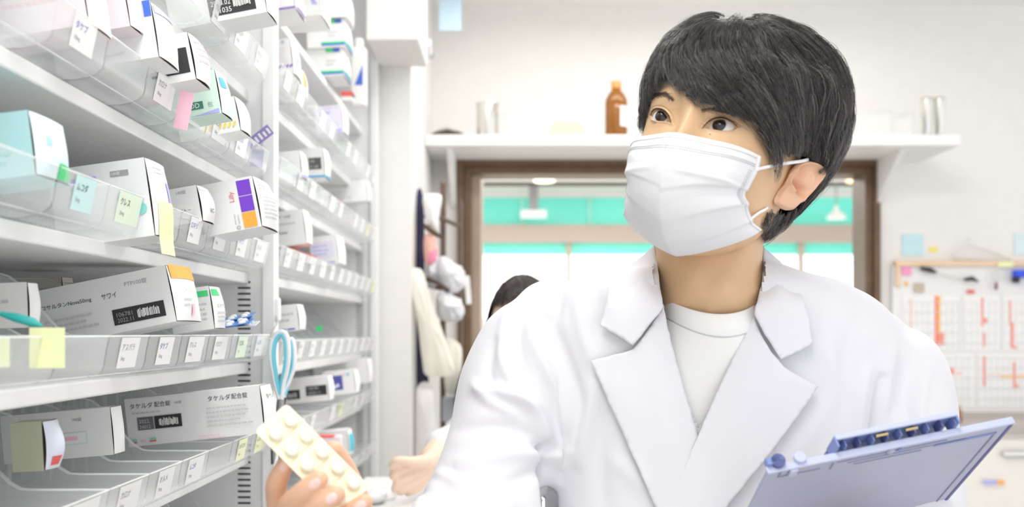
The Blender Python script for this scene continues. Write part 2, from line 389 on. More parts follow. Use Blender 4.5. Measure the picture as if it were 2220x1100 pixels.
EYE = {'L': dict(up=E4([(985, 675), (1060, 592), (1150, 535), (1250, 518), (1350, 540), (1450, 600), (1500, 662)]), lo=E4([(1500, 668), (1440, 706), (1340, 716), (1230, 705), (1140, 690), (1050, 676)]), iris=E4([(1228, 618)])[0]),
       'R': dict(up=E4([(212, 490), (228, 435), (265, 398), (310, 388), (380, 400), (440, 442), (488, 512), (506, 598)]), lo=E4([(490, 582), (405, 570), (320, 565), (255, 548)]), iris=E4([(366, 476)])[0])}
for e in EYE.values(): e['poly'] = np.vstack([catmull(e['up'], 6), catmull(e['lo'], 6)])
def gs(x, s): return np.exp(-(x/s)**2)
def headpts(phi, z):
    a = np.interp(z, HT_[::-1, 0], HT_[::-1, 1]); f = np.interp(z, HT_[::-1, 0], HT_[::-1, 2]); bk = np.interp(z, HT_[::-1, 0], HT_[::-1, 3])
    yc = bk*.25+f*.25; yc = np.where(z > .1, (f+bk)/2, yc); yc = np.where(z < -.09, (f+bk)/2, yc)
    c, s = np.cos(phi), np.sin(phi); ex = np.where(c > 0, 2.12, 2.1)
    # superellipse
    rad = lambda hy: (np.abs(s/a)**ex+np.abs(c/hy)**ex)**(-1/ex)
    hy = np.where(c > 0, f-yc, yc-bk); r = rad(np.maximum(hy, 1e-4))
    x = r*s; y = yc+r*c
    fr = sstep(.02, .06, y)
    ax = np.abs(x)
    dy = -.0075*gs(ax-.031, .020)*gs(z-.002, .015)
    dy += .0035*gs(ax-.028, .02)*gs(z-.024, .010)
    dy += .0045*gs(ax-.032, .013)*gs(z-.001, .010)                # lids over the eyeballs
    dy += .0035*gs(ax-.047, .018)*gs(z+.032, .020)                # cheeks
    nz = np.interp(z, [-.062, -.052, -.042, -.02, 0, .012, .03], [0, .014, .026, .016, .0075, .003, 0])
    nw = np.interp(z, [-.06, -.045, -.02, .01], [.015, .014, .0105, .0095])
    dy += nz*gs(x, nw)
    dy -= .003*gs(ax-.014, .007)*gs(z-.0, .016)
    dy -= .005*gs(ax-.075, .02)*gs(z+.055, .03)
    y = y+dy*fr
    x = x-np.sign(x)*.004*gs(ax-.068, .012)*sstep(.01, .04, y)*gs(z-.012, .022)   # temples
    return np.stack([x, y, z], -1)
zs = np.concatenate([np.linspace(.128, .03, 44)[:-1], np.linspace(.03, -.03, 150)[:-1], np.linspace(-.03, -.112, 46)])
ph = np.concatenate([np.linspace(-math.pi, -.95, 50)[:-1], np.linspace(-.95, .95, 330)[:-1], np.linspace(.95, math.pi, 50)[:-1]])
PH, ZZ = np.meshgrid(ph, zs)
HL = headpts(PH, ZZ)
HW = L2W(HL)
px = PX0+F*HW[..., 0]/HW[..., 1]; py = PY0-F*(HW[..., 2]-CZ)/HW[..., 1]
front = HL[..., 1] > .03
ERAD = {'L': (.0168, -.0042), 'R': (.0121, -.0002)}
for k, e in EYE.items():
    near = front & (np.abs(px-e['iris'][0]) < 90) & (np.abs(py-e['iris'][1]) < 70)
    sd = np.full(px.shape, -99.); sd[near] = polydist(e['poly'], px[near], py[near])
    push = .004*sstep(-.3, 1.6, sd)
    rim = .0007*np.exp(-((sd+2.2)/2.2)**2)
    ccx = np.array(e['up']); ux = np.interp(px, np.sort(ccx[:, 0]), ccx[np.argsort(ccx[:, 0]), 1])
    above = (py < ux) & (px > ccx[:, 0].min()-4) & (px < ccx[:, 0].max()+14)
    crease = .0010*np.exp(-((sd+6.5)/1.5)**2)*above*near
    HL[..., 1] += -push+rim*near-crease
    ci = np.argmin(np.where(near, (px-e['poly'][:, 0].mean())**2+(py-e['poly'][:, 1].mean())**2, 1e9)); c0 = HL.reshape(-1, 3)[ci].copy(); c0[1] += push.reshape(-1)[ci]-ERAD[k][0]-.0004; c0[0] += ERAD[k][1]; e['cl'] = c0
    dv = HL-c0; dd = np.linalg.norm(dv, axis=-1); Ro = ERAD[k][0]+.0003
    tgt = Ro*(1-.0*sd)+.0009*sstep(.2, -.9, sd)-.0022*sstep(.2, 1.5, sd)      # lids lie on the ball, the opening sinks behind it
    m_ = near & (sd < .2) & (dd < tgt) & (dv[..., 1] > 0); fk = sstep(-8, -1.5, sd)[..., None]; HL[m_] = (HL+(c0+dv*(tgt/np.maximum(dd, 1e-6))[..., None]-HL)*fk)[m_]
    m_ = near & (sd >= .2) & (dd > tgt) & (dv[..., 1] > 0); HL[m_] = (c0+dv*(tgt/np.maximum(dd, 1e-6))[..., None])[m_]
HW = L2W(HL)
hb = MB(); hb.grid([[Vector(p) for p in r] for r in HW], SKIN, closeu=True)
head0 = MB(); G0 = L2W(headpts(PH[::3, ::4], ZZ[::3, ::4])); head0.grid([[Vector(p) for p in r] for r in G0], SKIN, closeu=True)
HBVH = BVHTree.FromPolygons([Vector(v) for v in head0.v], head0.f)
CAMP = Vector((0, 0, CZ))
def ray(bvh, px_, py_, dflt=None):
    d = (P(px_, py_, 1)-CAMP).normalized(); h = bvh.ray_cast(CAMP, d)
    return (h[0], h[1]) if h[0] else (dflt, None)
# ---- ear
E3 = lambda L: [(1620+u/4.076, 280+v/4.076) for u, v in L]
EO = catmull(E3([(205, 640), (238, 685), (300, 716), (372, 710), (425, 668), (490, 595), (560, 512), (610, 445), (632, 385), (612, 322), (560, 292), (485, 280), (420, 296), (372, 350), (340, 420), (290, 500), (240, 560)]), 6, True)
yt = L2W((.0715, -.002, -.02)); et = L2W((.090, -.036, .0)); el = L2W((.0710, -.006, -.05))
pn = Vector(np.cross(et-yt, el-yt)).normalized(); 
if pn.dot(Vector(yt)-CAMP) > 0: pn = -pn
def onplane(px_, py_, lift=0):
    d = P(px_, py_, 1)-CAMP; t = (Vector(yt)-CAMP).dot(pn)/d.dot(pn); return CAMP+d*t+pn*lift
ctr = np.array(E3([(430, 480)])[0])
def segd(pl, x, y):
    d = 1e9
    for (ax, ay), (bx, by) in zip(pl[:-1], pl[1:]):
        ex, ey = bx-ax, by-ay; t = max(0, min(1, ((x-ax)*ex+(y-ay)*ey)/(ex*ex+ey*ey+1e-9))); d = min(d, math.hypot(x-ax-t*ex, y-ay-t*ey))
    return d
HEL = catmull(E3([(375, 370), (425, 312), (510, 300), (580, 338), (610, 395), (585, 465), (525, 548), (455, 628)]), 5)
ANT = catmull(E3([(470, 360), (515, 400), (522, 450), (490, 515), (450, 575), (400, 600)]), 5)
TRG = E3([(318, 505), (340, 545)])
CON = catmull(E3([(440, 365), (415, 430), (410, 500), (435, 555)]), 4); TRI = E3([(400, 480), (425, 530)])
def earh(x, y, e):   # e: signed distance to outline px
    h = .0040*sstep(0, 6, e)
    h += .0042*math.exp(-(segd(HEL, x, y)/5.5)**2)
    h += .0016*math.exp(-(segd(ANT, x, y)/5.0)**2)
    h -= .0080*math.exp(-(segd(CON, x, y)/11.0)**2)
    h -= .0060*math.exp(-(segd(TRI, x, y)/7.5)**2)
    h += .0045*math.exp(-(segd(TRG, x, y)/5.5)**2)
    h += .0022*math.exp(-(math.hypot(x-(1620+325/4.076), y-(280+640/4.076))/16)**2)
    return h
eb = MB(); G = []; nr = 34
for i in range(nr+1):
    t = i/nr; row = []
    for q in EO:
        x, y = ctr+(q-ctr)*t; e = float(polydist(EO, np.array([x]), np.array([y]))[0]) if t < .999 else 0
        row.append(onplane(x, y, .004+earh(x, y, max(e, 0))))
    G.append(row)
for i in range(1, 5):    # roll under to the back of the ear
    t = 1-.07*i; G.append([onplane(*(ctr+(q-ctr)*t), .004-.0022*i) for q in EO])
hb.grid([[p for p in r] for r in G], SKINP, closeu=True)
# ---- neck: rings from jaw to chest
def neck_ring(px_l, px_r, py_, Yc, depth, n=40, tilt=0):
    a = P(px_l, py_, Yc); b_ = P(px_r, py_, Yc); c = (a+b_)/2; hw = (b_-a).length/2
    return [c+Vector((hw*math.cos(t), -depth*math.sin(t), tilt*math.sin(t))) for t in np.linspace(0, 2*math.pi, n, endpoint=False)]
nk = [neck_ring(1440, 1672, 380, 1.035, .056, tilt=.01), neck_ring(1430, 1664, 440, 1.035, .058, tilt=.008), neck_ring(1424, 1656, 500, 1.035, .057), neck_ring(1422, 1650, 555, 1.036, .054), neck_ring(1422, 1652, 600, 1.038, .054), neck_ring(1420, 1658, 645, 1.04, .056), neck_ring(1405, 1672, 680, 1.05, .056, tilt=-.012), neck_ring(1380, 1700, 715, 1.06, .05, tilt=-.02), neck_ring(1370, 1710, 760, 1.07, .045, tilt=-.02)]
nk2 = []
A = np.array([[list(p) for p in r] for r in nk]); A2 = np.array([catmull(A[:, j], 6) for j in range(A.shape[1])]).transpose(1, 0, 2)
for r in A2:    # adam's apple and muscles
    for j, p in enumerate(r):
        q = proj(p)
        if p[1] < 1.03: p[1] -= .004*math.exp(-((q[0]-1500)/22)**2-((q[1]-600)/30)**2)+.003*math.exp(-((q[0]-(1640-.5*(q[1]-480)))/14)**2)
hb.grid([[Vector(p) for p in r] for r in A2], SKIN, closeu=True)
def cpath(pts, n=6):   # (px,py,Y,r)
    A = np.array([[*P(a, b_, c), r] for a, b_, c, r in pts]); A = catmull(A, n); return [Vector(p[:3]) for p in A], [float(p[3]) for p in A]
def limb(b, pts, m, n=28, n2=6):
    p, r = cpath(pts, n2); b.tube(p, r, m, n)
    for c, q in ((p[0], r[0]), (p[-1], r[-1])): b.lathe([(q*math.sin(a)+1e-5, q*math.cos(a)) for a in np.linspace(math.pi, 0, 10)], m, c, 16)
tr_ = [neck_ring(1430, 1650, 735, 1.065, .045), neck_ring(1330, 1750, 760, 1.085, .055), neck_ring(1235, 1850, 800, 1.10, .070), neck_ring(1240, 1870, 1000, 1.10, .085), neck_ring(1250, 1870, 1500, 1.10, .09)]
hb.grid([[Vector(p) for p in r] for r in tr_], SKIN, closeu=True)
limb(hb, [(1290, 790, 1.095, .030), (1180, 790, 1.085, .040), (1122, 880, 1.07, .040), (1092, 980, 1.05, .037), (1062, 1080, 1.02, .036), (1025, 1180, .985, .040), (1000, 1200, .97, .038)], SKIN, 20)
limb(hb, [(1800, 840, 1.095, .030), (1915, 850, 1.09, .040), (1938, 950, 1.08, .042), (1945, 1100, 1.05, .040), (1960, 1230, 1.03, .038), (1940, 1300, .99, .036)], SKIN, 20)
body = kid(hb.build('body', None, smooth=True, ang=180)); 
# ---- eyeballs
def eyemat():
    m = bpy.data.materials.new('eye'); m.use_nodes = True; nt = m.node_tree; b = nt.nodes['Principled BSDF']; b.inputs['Roughness'].default_value = .16; b.inputs['Coat Weight'].default_value = .25
    tc = nt.nodes.new('ShaderNodeTexCoord'); ln = nt.nodes.new('ShaderNodeVectorMath'); ln.operation = 'LENGTH'
    mp = nt.nodes.new('ShaderNodeMapping'); mp.inputs['Scale'].default_value = (1, 1, 0); nt.links.new(tc.outputs['Object'], mp.inputs[0]); nt.links.new(mp.outputs[0], ln.inputs[0])
    r = nt.nodes.new('ShaderNodeValToRGB'); cr = r.color_ramp; cr.elements[0].position = 0; cr.elements[0].color = (.004, .004, .004, 1)
    mr = nt.nodes.new('ShaderNodeMapRange'); mr.inputs['From Max'].default_value = .0125; nt.links.new(ln.outputs['Value'], mr.inputs['Value']); nt.links.new(mr.outputs['Result'], r.inputs['Fac'])
    for p_, c in ((.20, (.004, .004, .004)), (.24, (.02, .014, .011)), (.42, (.016, .012, .010)), (.475, (.012, .010, .010)), (.53, (.62, .60, .58)), (.9, (.72, .66, .62))):
        el_ = cr.elements.new(p_); el_.color = (*c, 1)
    cr.elements[-1].color = (.72, .66, .62, 1); nt.links.new(r.outputs[0], b.inputs['Base Color']); return m
EYEM = eyemat()
for k, e in EYE.items():
    cw = Vector(L2W(e['cl'])); R_ = ERAD[k][0]
    d = (P(*e['iris'], 1)-CAMP).normalized(); oc = CAMP-cw; bq = oc.dot(d); disc = bq*bq-(oc.length_squared-R_*R_); t = -bq-math.sqrt(max(disc, 0)); hit = CAMP+d*t
    gz = (hit-cw).normalized(); rot = gz.to_track_quat('Z', 'Y').to_matrix().to_4x4()
    b = MB(); prof = [(R_*math.sin(a), R_*math.cos(a)+ (.0012*max(0, 1-(a/.36)**2))) for a in np.linspace(math.pi, 0.001, 40)]
    b.lathe(prof, EYEM, (0, 0, 0), 40); o = b.build('eyeball', None, True, ang=180); o.matrix_world = Matrix.Translation(cw)@rot; o.parent = man; o.matrix_parent_inverse = Matrix.Translation(man.location).inverted()
# ---- brows, lashes and lid lines
def on_head(x, y, lift=.0008):
    h, n = ray(HBVH, x, y)
    if h is None: return None
    return h-(h-CAMP).normalized()*lift
def strand(b, pts, r0, m, n=3):
    pts = [p for p in pts if p is not None]
    if len(pts) > 1: b.tube(pts, [r0*(1-.85*i/(len(pts)-1)) for i in range(len(pts))], m, n, cap=False)
for pl, wd in ((catmull(E4([(215, 222), (290, 180), (380, 168), (470, 195), (560, 275)]), 8), 7.5), (catmull(E4([(960, 415), (1080, 390), (1250, 388), (1450, 405), (1620, 470), (1700, 540)]), 8), 5)):
    bb = MB()
    for i in range(360):
        t = rng.random()*(len(pl)-2); k = int(t); p = pl[k]+(pl[k+1]-pl[k])*(t-k); dr = (pl[k+1]-pl[k]); dr = dr/np.hypot(*dr); nrm = np.array([-dr[1], dr[0]])
        if pl[0][0] < 1450: dr = -dr
        off = rng.normal()*wd*.46*(1 if 0 < t < len(pl)*.9 else .5); q = p+nrm*off; dd = dr*.85-nrm*off*.09+np.array([0, -.15]); L_ = rng.uniform(7, 12)
        strand(bb, [on_head(*(q+dd*L_*s), .0006+.0008*s) for s in (0, .5, 1)], .00016, BROW)
    kid(bb.build('eyebrow'))

LASH = mat('lash line', (.02, .013, .011), .5)
for k, e in EYE.items():
    lb = MB(); up = catmull(e['up'], 6); n = len(up)
    pts = [on_head(x, y-.5, .0012) for x, y in up]; pts = [p for p in pts if p]; 
    lb.tube(pts, [.00075*math.sin(math.pi*(i+.6)/len(pts))+.00018 for i in range(len(pts))], LASH, 6)
    lo = catmull(e['lo'], 6); pts = [on_head(x, y+.3, .0006) for x, y in lo]; pts = [p for p in pts if p]
    lb.tube(pts, .00016, mat('lower lid', (.25, .13, .10), .5), 5)
    for i in range(46):
        t = rng.random()*(n-1.01); kk = int(t); p = up[kk]+(up[kk+1]-up[kk])*(t-kk); s = (p[0]-up[:, 0].mean())/20
        if k == 'R': s = s-.5
        L_ = rng.uniform(4, 7); strand(lb, [on_head(*p, .001), on_head(p[0]+s*L_*.5, p[1]+.5-L_*.1, .003), on_head(p[0]+s*L_*.9, p[1]-L_*.55, .0045)], .00013, LASH)
    kid(lb.build('eyelashes'))
b = MB()
q = on_head(*E4([(1097, 768)])[0], .0); b.lathe([(.0001, .0004), (.0006, .0002), (.0007, -.0003)], mat('mole', (.2, .1, .06), .5), q, 10, Matrix(((1, 0, 0), (0, 0, -1), (0, 1, 0)))); kid(b.build('mole'))
HN = 1500; HRAD = 1.35
# ---- hair
HSIL = catmull([(1388, 288), (1385, 240), (1388, 185), (1402, 135), (1432, 90), (1472, 54), (1530, 28), (1605, 23), (1680, 36), (1745, 58), (1800, 98), (1838, 150), (1852, 212), (1846, 275), (1828, 335), (1790, 402), (1745, 458), (1700, 505), (1657, 530)], 6)
FEDGE = [(1655, 528), (1652, 505), (1662, 478), (1674, 464), (1714, 466), (1746, 453), (1772, 424), (1786, 388), (1780, 358), (1752, 343), (1712, 350), (1696, 372), (1684, 398), (1678, 380), (1684, 350), (1674, 326), (1658, 303), (1632, 280), (1604, 262), (1570, 248), (1536, 238), (1505, 226), (1480, 213), (1458, 196), (1442, 180), (1432, 174), (1420, 188), (1414, 208), (1404, 228), (1398, 250), (1393, 275)]
HPOLY = np.vstack([HSIL, np.array(FEDGE)])
HS = np.array([[.150, .004, .0, -.02], [.147, .035, .03, -.06], [.138, .056, .052, -.09], [.122, .070, .070, -.108], [.10, .080, .084, -.122], [.07, .0855, .093, -.13], [.04, .0875, .096, -.132], [.01, .087, .096, -.128],
 [-.02, .083, .092, -.118], [-.05, .076, .085, -.105], [-.08, .066, .078, -.092], [-.11, .058, .07, -.082], [-.135, .05, .06, -.075]])
def shellpts(phi, z):
    a = np.interp(z, HS[::-1, 0], HS[::-1, 1]); f = np.interp(z, HS[::-1, 0], HS[::-1, 2]); bk = np.interp(z, HS[::-1, 0], HS[::-1, 3]); yc = (f+bk)/2
    c, s = np.cos(phi), np.sin(phi); r = (np.abs(s/a)**2.1+np.abs(c/((f-bk)/2))**2.1)**(-1/2.1); return np.stack([r*s, yc+r*c, z+0*r], -1)
sphi = np.linspace(-math.pi, math.pi, 91)[:-1]; sz = np.concatenate([np.linspace(.15, .1, 16)[:-1], np.linspace(.1, -.135, 42)])
SP, SZZ = np.meshgrid(sphi, sz); SL = shellpts(SP, SZZ); C0 = np.array([0, -.02, .01])
scx, scy = 1620., 260.
def bins(p): a = np.arctan2(p[..., 1]-scy, p[..., 0]-scx); return a, np.hypot(p[..., 1]-scy, p[..., 0]-scx)
def pj(L): w_ = L2W(L); return np.stack([PX0+F*w_[..., 0]/w_[..., 1], PY0-F*(w_[..., 2]-CZ)/w_[..., 1]], -1)
tb = HSIL[2:-4]; ta, tr = bins(tb)
for it in range(60):
    q = pj(SL); A_, R_ = bins(q); dirs = (SL-C0); nn = dirs/np.linalg.norm(dirs, axis=-1, keepdims=True); acc = np.zeros(A_.shape); wt = np.full(A_.shape, 1e-6)
    for a0, r0 in zip(ta[::2], tr[::2]):
        da = np.abs((A_-a0+math.pi) % (2*math.pi)-math.pi); sel = da < .09
        if not sel.any(): continue
        rm = np.where(sel, R_, 0); i = np.unravel_index(rm.argmax(), rm.shape); dist = np.linalg.norm(nn-nn[i], axis=-1); g = np.exp(-(dist/.30)**2)
        acc += g*(r0-rm[i])/2150; wt += g
    SL = SL+nn*(acc/np.maximum(wt, .6)*.35)[..., None]
sb = MB(); sb.grid([[Vector(p) for p in r] for r in SL], SKIN, closeu=True); SBVH = BVHTree.FromPolygons([Vector(v) for v in sb.v], sb.f)
scam = W2L(np.array([0, 0, CZ]))
def shell_from_px(x, y):
    w1 = np.array([(x-PX0)/F, 1, CZ+(PY0-y)/F]); l1 = W2L(w1); d = Vector(l1-scam).normalized(); h = SBVH.ray_cast(Vector(scam), d); return None if h[0] is None else np.array(h[0])
def unit(v): return v/(np.linalg.norm(v)+1e-12)
FS = [((1590, 50), (-.5, .8)), ((1560, 38), (-.95, .25)), ((1480, 62), (-.85, .5)), ((1440, 100), (-.55, .85)), ((1405, 180), (-.12, 1)), ((1392, 240), (.02, 1)), ((1479, 95), (.0, 1)), ((1438, 125), (-.12, 1)), ((1529, 105), (.35, .9)), ((1575, 72), (-.05, 1)), ((1552, 160), (.62, .78)), ((1506, 182), (.52, .85)),
      ((1472, 148), (.22, .97)), ((1418, 148), (-.1, 1)), ((1612, 60), (.0, 1)), ((1649, 60), (.6, .8)), ((1698, 110), (.5, .86)), ((1637, 118), (.42, .9)), ((1747, 133), (.35, .93)), ((1797, 118), (.6, .8)), ((1686, 192), (.3, .95)), ((1772, 192), (.08, 1)), ((1821, 167), (.3, .95)),
      ((1836, 241), (-.08, 1)), ((1625, 192), (.58, .8)), ((1649, 229), (.62, .78)), ((1720, 280), (.08, 1)), ((1780, 300), (-.16, .98)), ((1815, 340), (-.42, .9)), ((1760, 420), (-.72, .7)), ((1700, 490), (-.68, .75)), ((1700, 320), (.08, 1)), ((1690, 380), (-.22, .97)), ((1668, 290), (.5, .86)),
      ((1450, 180), (.32, .95)), ((1490, 205), (.6, .8)), ((1545, 228), (.75, .66)), ((1600, 248), (.8, .6)), ((1680, 40), (.85, .4)), ((1740, 70), (.8, .6)), ((1790, 380), (-.6, .8)), ((1740, 460), (-.75, .68))]
FD = []
for (x, y), (dx, dy) in FS:
    p = shell_from_px(x, y); n = math.hypot(dx, dy); q = shell_from_px(x+dx/n*7, y+dy/n*7)
    if p is None: continue
    if q is None: q0 = p+W2L(np.array([0, 0, 0.]))*0+unit((np.array([dx, 0, -dy]))@HR)*.006; q = q0
    FD.append((unit(p-C0), unit(q-p)))
WH = unit(np.array(shell_from_px(1610, 42))-C0)
FDp = np.array([a for a, _ in FD]); FDd = np.array([b_ for _, b_ in FD])
def field(n):
    w_ = np.exp(-(np.linalg.norm(FDp-n, axis=1)/.22)**2); v = (FDd*w_[:, None]).sum(0)
    rad = n-WH*n.dot(WH); rad = unit(rad-0*n); g = unit((n*n.dot(WH)-WH)); v = v+g*.12
    v = v-n*v.dot(n); return unit(v)
def rshell(n):
    h = SBVH.ray_cast(Vector(C0), Vector(n)); return .1 if h[0] is None else (Vector(h[0])-Vector(C0)).length
EL_ = HPOLY
def allowed(L, slack=0.):
    q = pj(L[None])[0]; 
    n = L-C0; vis = unit(n@HR.T).dot(unit(L2W(L)-np.array([0, 0, CZ]))) < .12
    if vis and 1380 < q[0] < 1800 or vis: 
        return polydist(HPOLY, np.array([q[0]]), np.array([q[1]]))[0] > -slack
    phi = math.atan2(abs(L[0]), L[1]); lim = np.interp(phi, [0, .5, 1.0, 1.35, 1.7, 2.2, 3.2], [.035, .03, .0, -.03, -.02, -.08, -.105]); return L[2] > lim
HAIR = mat('black hair', (.058, .050, .047), .27, .9, col2=(.027, .023, .022), vscale=130)
NP = 12
def hair_clumps(ncl, per, lift0, seedf=None):
    out = []
    for c in range(ncl):
        while True:
            n = unit(rng.normal(size=3)); n = unit(n+np.array([.25, .1, .25]))
            L = C0+n*rshell(n)
            if allowed(L): break
        steps = rng.integers(9, 17); st = rng.uniform(.0032, .0052); pts = []; nn_ = n; over = rng.uniform(-3, 7); jit = rng.normal()*.10; wob = rng.normal()*.05
        for k in range(steps):
            L = C0+nn_*(rshell(nn_)); 
            if not allowed(L, over): break
            pts.append(L.copy()); d = field(nn_); sidev = np.cross(nn_, d); d = d+sidev*(jit+wob*k*.35); nn_ = unit(L+d*st-C0)
        if len(pts) < 4: continue
        pts = np.array(pts); m = len(pts); t = np.linspace(0, m-1, NP); i0 = np.minimum(t.astype(int), m-2); f = (t-i0)[:, None]; g = pts[i0]*(1-f)+pts[i0+1]*f
        lay = lift0+rng.normal()*.0016+rng.uniform(-.003, .0012)
        tt = np.linspace(0, 1, NP)[:, None]; nr_ = g-C0; nr_ /= np.linalg.norm(nr_, axis=1, keepdims=True)
        tn = np.gradient(g, axis=0); tn /= np.linalg.norm(tn, axis=1, keepdims=True)+1e-9; sd = np.cross(nr_, tn)
        wcl = rng.uniform(.0015, .0042)
        for s in range(per):
            a, b_ = rng.normal(), rng.normal(); sp = (1-.78*tt**1.4)
            cv = rng.normal()*.0012*np.sin(tt*3.1)
            p = g+sd*(a*wcl*sp+cv)+nr_*(lay+b_*.0009-.0035*(1-np.minimum(tt*3.5, 1))**2-.0010*tt**3+abs(a)*-.0004)
            e = rng.uniform(.72, 1); t2 = np.linspace(0, e*(NP-1), NP); j0 = np.minimum(t2.astype(int), NP-2); ff = (t2-j0)[:, None]; out.append(p[j0]*(1-ff)+p[j0+1]*ff)
    return np.array(out)
def strands_mesh(name, S, r0, m, tip=.25):   # S: n,NP,3 world
    n, k, _ = S.shape; T_ = np.gradient(S, axis=1); T_ /= np.linalg.norm(T_, axis=2, keepdims=True)+1e-12
    ref = np.array([.31, .52, .79]); a = np.cross(T_, ref); a /= np.linalg.norm(a, axis=2, keepdims=True)+1e-12; b_ = np.cross(T_, a)
    tt = np.linspace(0, 1, k); rr = (r0*(1-(1-tip)*tt**2))[None, :, None]*rng.uniform(.75, 1.25, (n, 1, 1))
    V = np.stack([S+(a*math.cos(q)+b_*math.sin(q))*rr for q in (0, 2.094, 4.189)], 2).reshape(-1, 3)
    base = (np.arange(n)[:, None, None]*k+np.arange(k-1)[None, :, None])*3; j = np.arange(3)[None, None, :]; j2 = (j+1) % 3
    Fq = np.stack([base+j, base+j2, base+3+j2, base+3+j], -1).reshape(-1, 4)
    me = bpy.data.meshes.new(name); me.vertices.add(len(V)); me.vertices.foreach_set('co', V.ravel().astype(np.float32)); me.loops.add(Fq.size); me.loops.foreach_set('vertex_index', Fq.ravel().astype(np.int32))
    me.polygons.add(len(Fq)); me.polygons.foreach_set('loop_start', np.arange(0, Fq.size, 4, dtype=np.int32)); me.materials.append(m); me.update(calc_edges=True); me.shade_smooth()
    return me
S = hair_clumps(HN, 15, -.0005)
S2 = L2W(hair_clumps(HN//3, 3, .0012)); S = L2W(S)
me = strands_mesh('hair', S, .000125*HRAD, HAIR)
# dark underlayer just beneath the strands
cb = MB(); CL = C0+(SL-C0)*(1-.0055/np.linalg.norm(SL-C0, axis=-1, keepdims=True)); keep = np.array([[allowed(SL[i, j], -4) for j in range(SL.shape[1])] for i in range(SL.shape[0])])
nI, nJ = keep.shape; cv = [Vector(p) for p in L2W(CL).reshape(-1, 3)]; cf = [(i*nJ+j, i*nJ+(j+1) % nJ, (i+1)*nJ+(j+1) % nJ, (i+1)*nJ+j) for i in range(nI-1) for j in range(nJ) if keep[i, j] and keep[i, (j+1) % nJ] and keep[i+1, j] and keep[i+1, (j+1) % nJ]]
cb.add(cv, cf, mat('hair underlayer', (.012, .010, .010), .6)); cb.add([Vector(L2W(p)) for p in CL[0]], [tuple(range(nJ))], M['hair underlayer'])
bm = bmesh.new(); bm.from_mesh(me); 
cap = cb.build('cap'); cap.data.shade_smooth(); o = bpy.data.objects.new('hair', me); C.objects.link(o)
me.materials.append(M['hair underlayer']); bm.free()
me2 = strands_mesh('hair2', S2, .00011, HAIR); me.materials.append(mat('painted hair sheen', (.20, .18, .172), .3, .8))  # paler strands paint the sheen of the black hair into their colour
nb = bmesh.new(); nb.from_mesh(me); k1 = len(nb.faces); nb.from_mesh(me2); nb.faces.ensure_lookup_table()
for f in nb.faces[k1:]: f.material_index = 2
k0 = len(nb.faces); nb.from_mesh(cap.data); nb.faces.ensure_lookup_table()
for f in nb.faces[k0:]: f.material_index = 1; f.smooth = True
nb.to_mesh(me); nb.free(); bpy.data.objects.remove(cap)
kid(o)
# ---- face mask
MASKM = mat('mask fabric', (.77, .77, .79), .8, .15, bump=.12, bscale=1500); STM = mat('mask stitch', (.62, .62, .63), .8)
ctr_prof = catmull([(.1045, -.0235), (.112, -.037), (.1165, -.050), (.115, -.062), (.110, -.074), (.103, -.087), (.091, -.100), (.072, -.111), (.050, -.1155), (.034, -.1150)], 8)
sr = [W2L(ray(HBVH, *q)[0]) for q in ((1641, 343), (1634, 372), (1618, 402), (1606, 425), (1612, 450))]; sr.append(sr[-1]+np.array([.004, -.010, -.010])); sr.append(sr[-1]+np.array([.006, -.012, -.003]))
side = catmull(sr, 8)
def mpt(u, v, off=0):
    s = 1 if u >= 0 else -1; u = abs(u)
    ci = v*(len(ctr_prof)-1); i = min(int(ci), len(ctr_prof)-2); cy, cz = ctr_prof[i]+(ctr_prof[i+1]-ctr_prof[i])*(ci-i)
    si = v*(len(side)-1); i = min(int(si), len(side)-2); sx, sy, sz_ = side[i]+(side[i+1]-side[i])*(si-i); sx += .003; sy += .002
    x = sx*math.sin(u*math.pi/2)**1.02*(.10+.90*u**.0) if False else sx*(1-(1-u)**1.35)
    k = (1-u**1.75); y = sy+(cy-sy)*max(k, 0)**.92; zz = sz_+(cz-sz_)*(1-u**1.25)
    # nose ridge at the top, pleats lower down
    y += .0035*math.exp(-(u/.16)**2)*math.exp(-(v/.22)**2)-.0035*math.exp(-((u-.38)/.2)**2)*math.exp(-((v-.12)/.16)**2)
    pl = 0
    for v0, am in ((.40, 1.0), (.62, .9), (.80, .8)):
        vv = v0+.05*(1-u)**2+(.02 if s > 0 else -.01); dd = v-vv
        if -.12 < dd < 0: pl += am*.0026*(1+dd/.12)
        elif 0 <= dd < .018: pl += am*.0026*(1-dd/.018)
    pl *= (.35+.65*sstep(.1, .5, u))
    pl += .0018*math.sin(v*17+u*3+s)*math.exp(-((u-.75)/.25)**2)*sstep(.2, .35, v)
    pl += .0020*math.exp(-((v-.30-.12*u)/.025)**2)*sstep(.05, .3, u)*(1-sstep(.7, 1, u))
    if s < 0: pl *= .5
    n = np.array([x*1.2, y*.9, 0]); n = n/np.linalg.norm(n)
    p = np.array([s*x, y, zz]); nn_ = np.array([s*n[0], n[1], 0]); return p+nn_*(pl+off)
mb = MB(); UU = np.linspace(-1, 1, 121); VV = np.linspace(0, 1, 111)
mb.grid([[Vector(L2W(mpt(u, v, .0012))) for u in UU] for v in VV], MASKM, flip=True)
def dots(pu, pv, n, along='u', dl=.0022, r=.00022):
    for k in range(n):
        t = k/(n-1); u = pu[0]+(pu[1]-pu[0])*t; v = pv[0]+(pv[1]-pv[0])*t; du, dv = (pu[1]-pu[0])/n*.42, (pv[1]-pv[0])/n*.42
        mb.tube([L2W(mpt(u, v, .0020)), L2W(mpt(u+du, v+dv, .0020))], r, STM, 4)
for v in (.055, .125, .145): dots((-.02, .93), (v, v), 46); dots((-.9, -.03), (v, v), 38)
for u in (.90, .925): dots((u, u), (.20, .62), 18, r=.00026); dots((-u, -u), (.2, .62), 18)
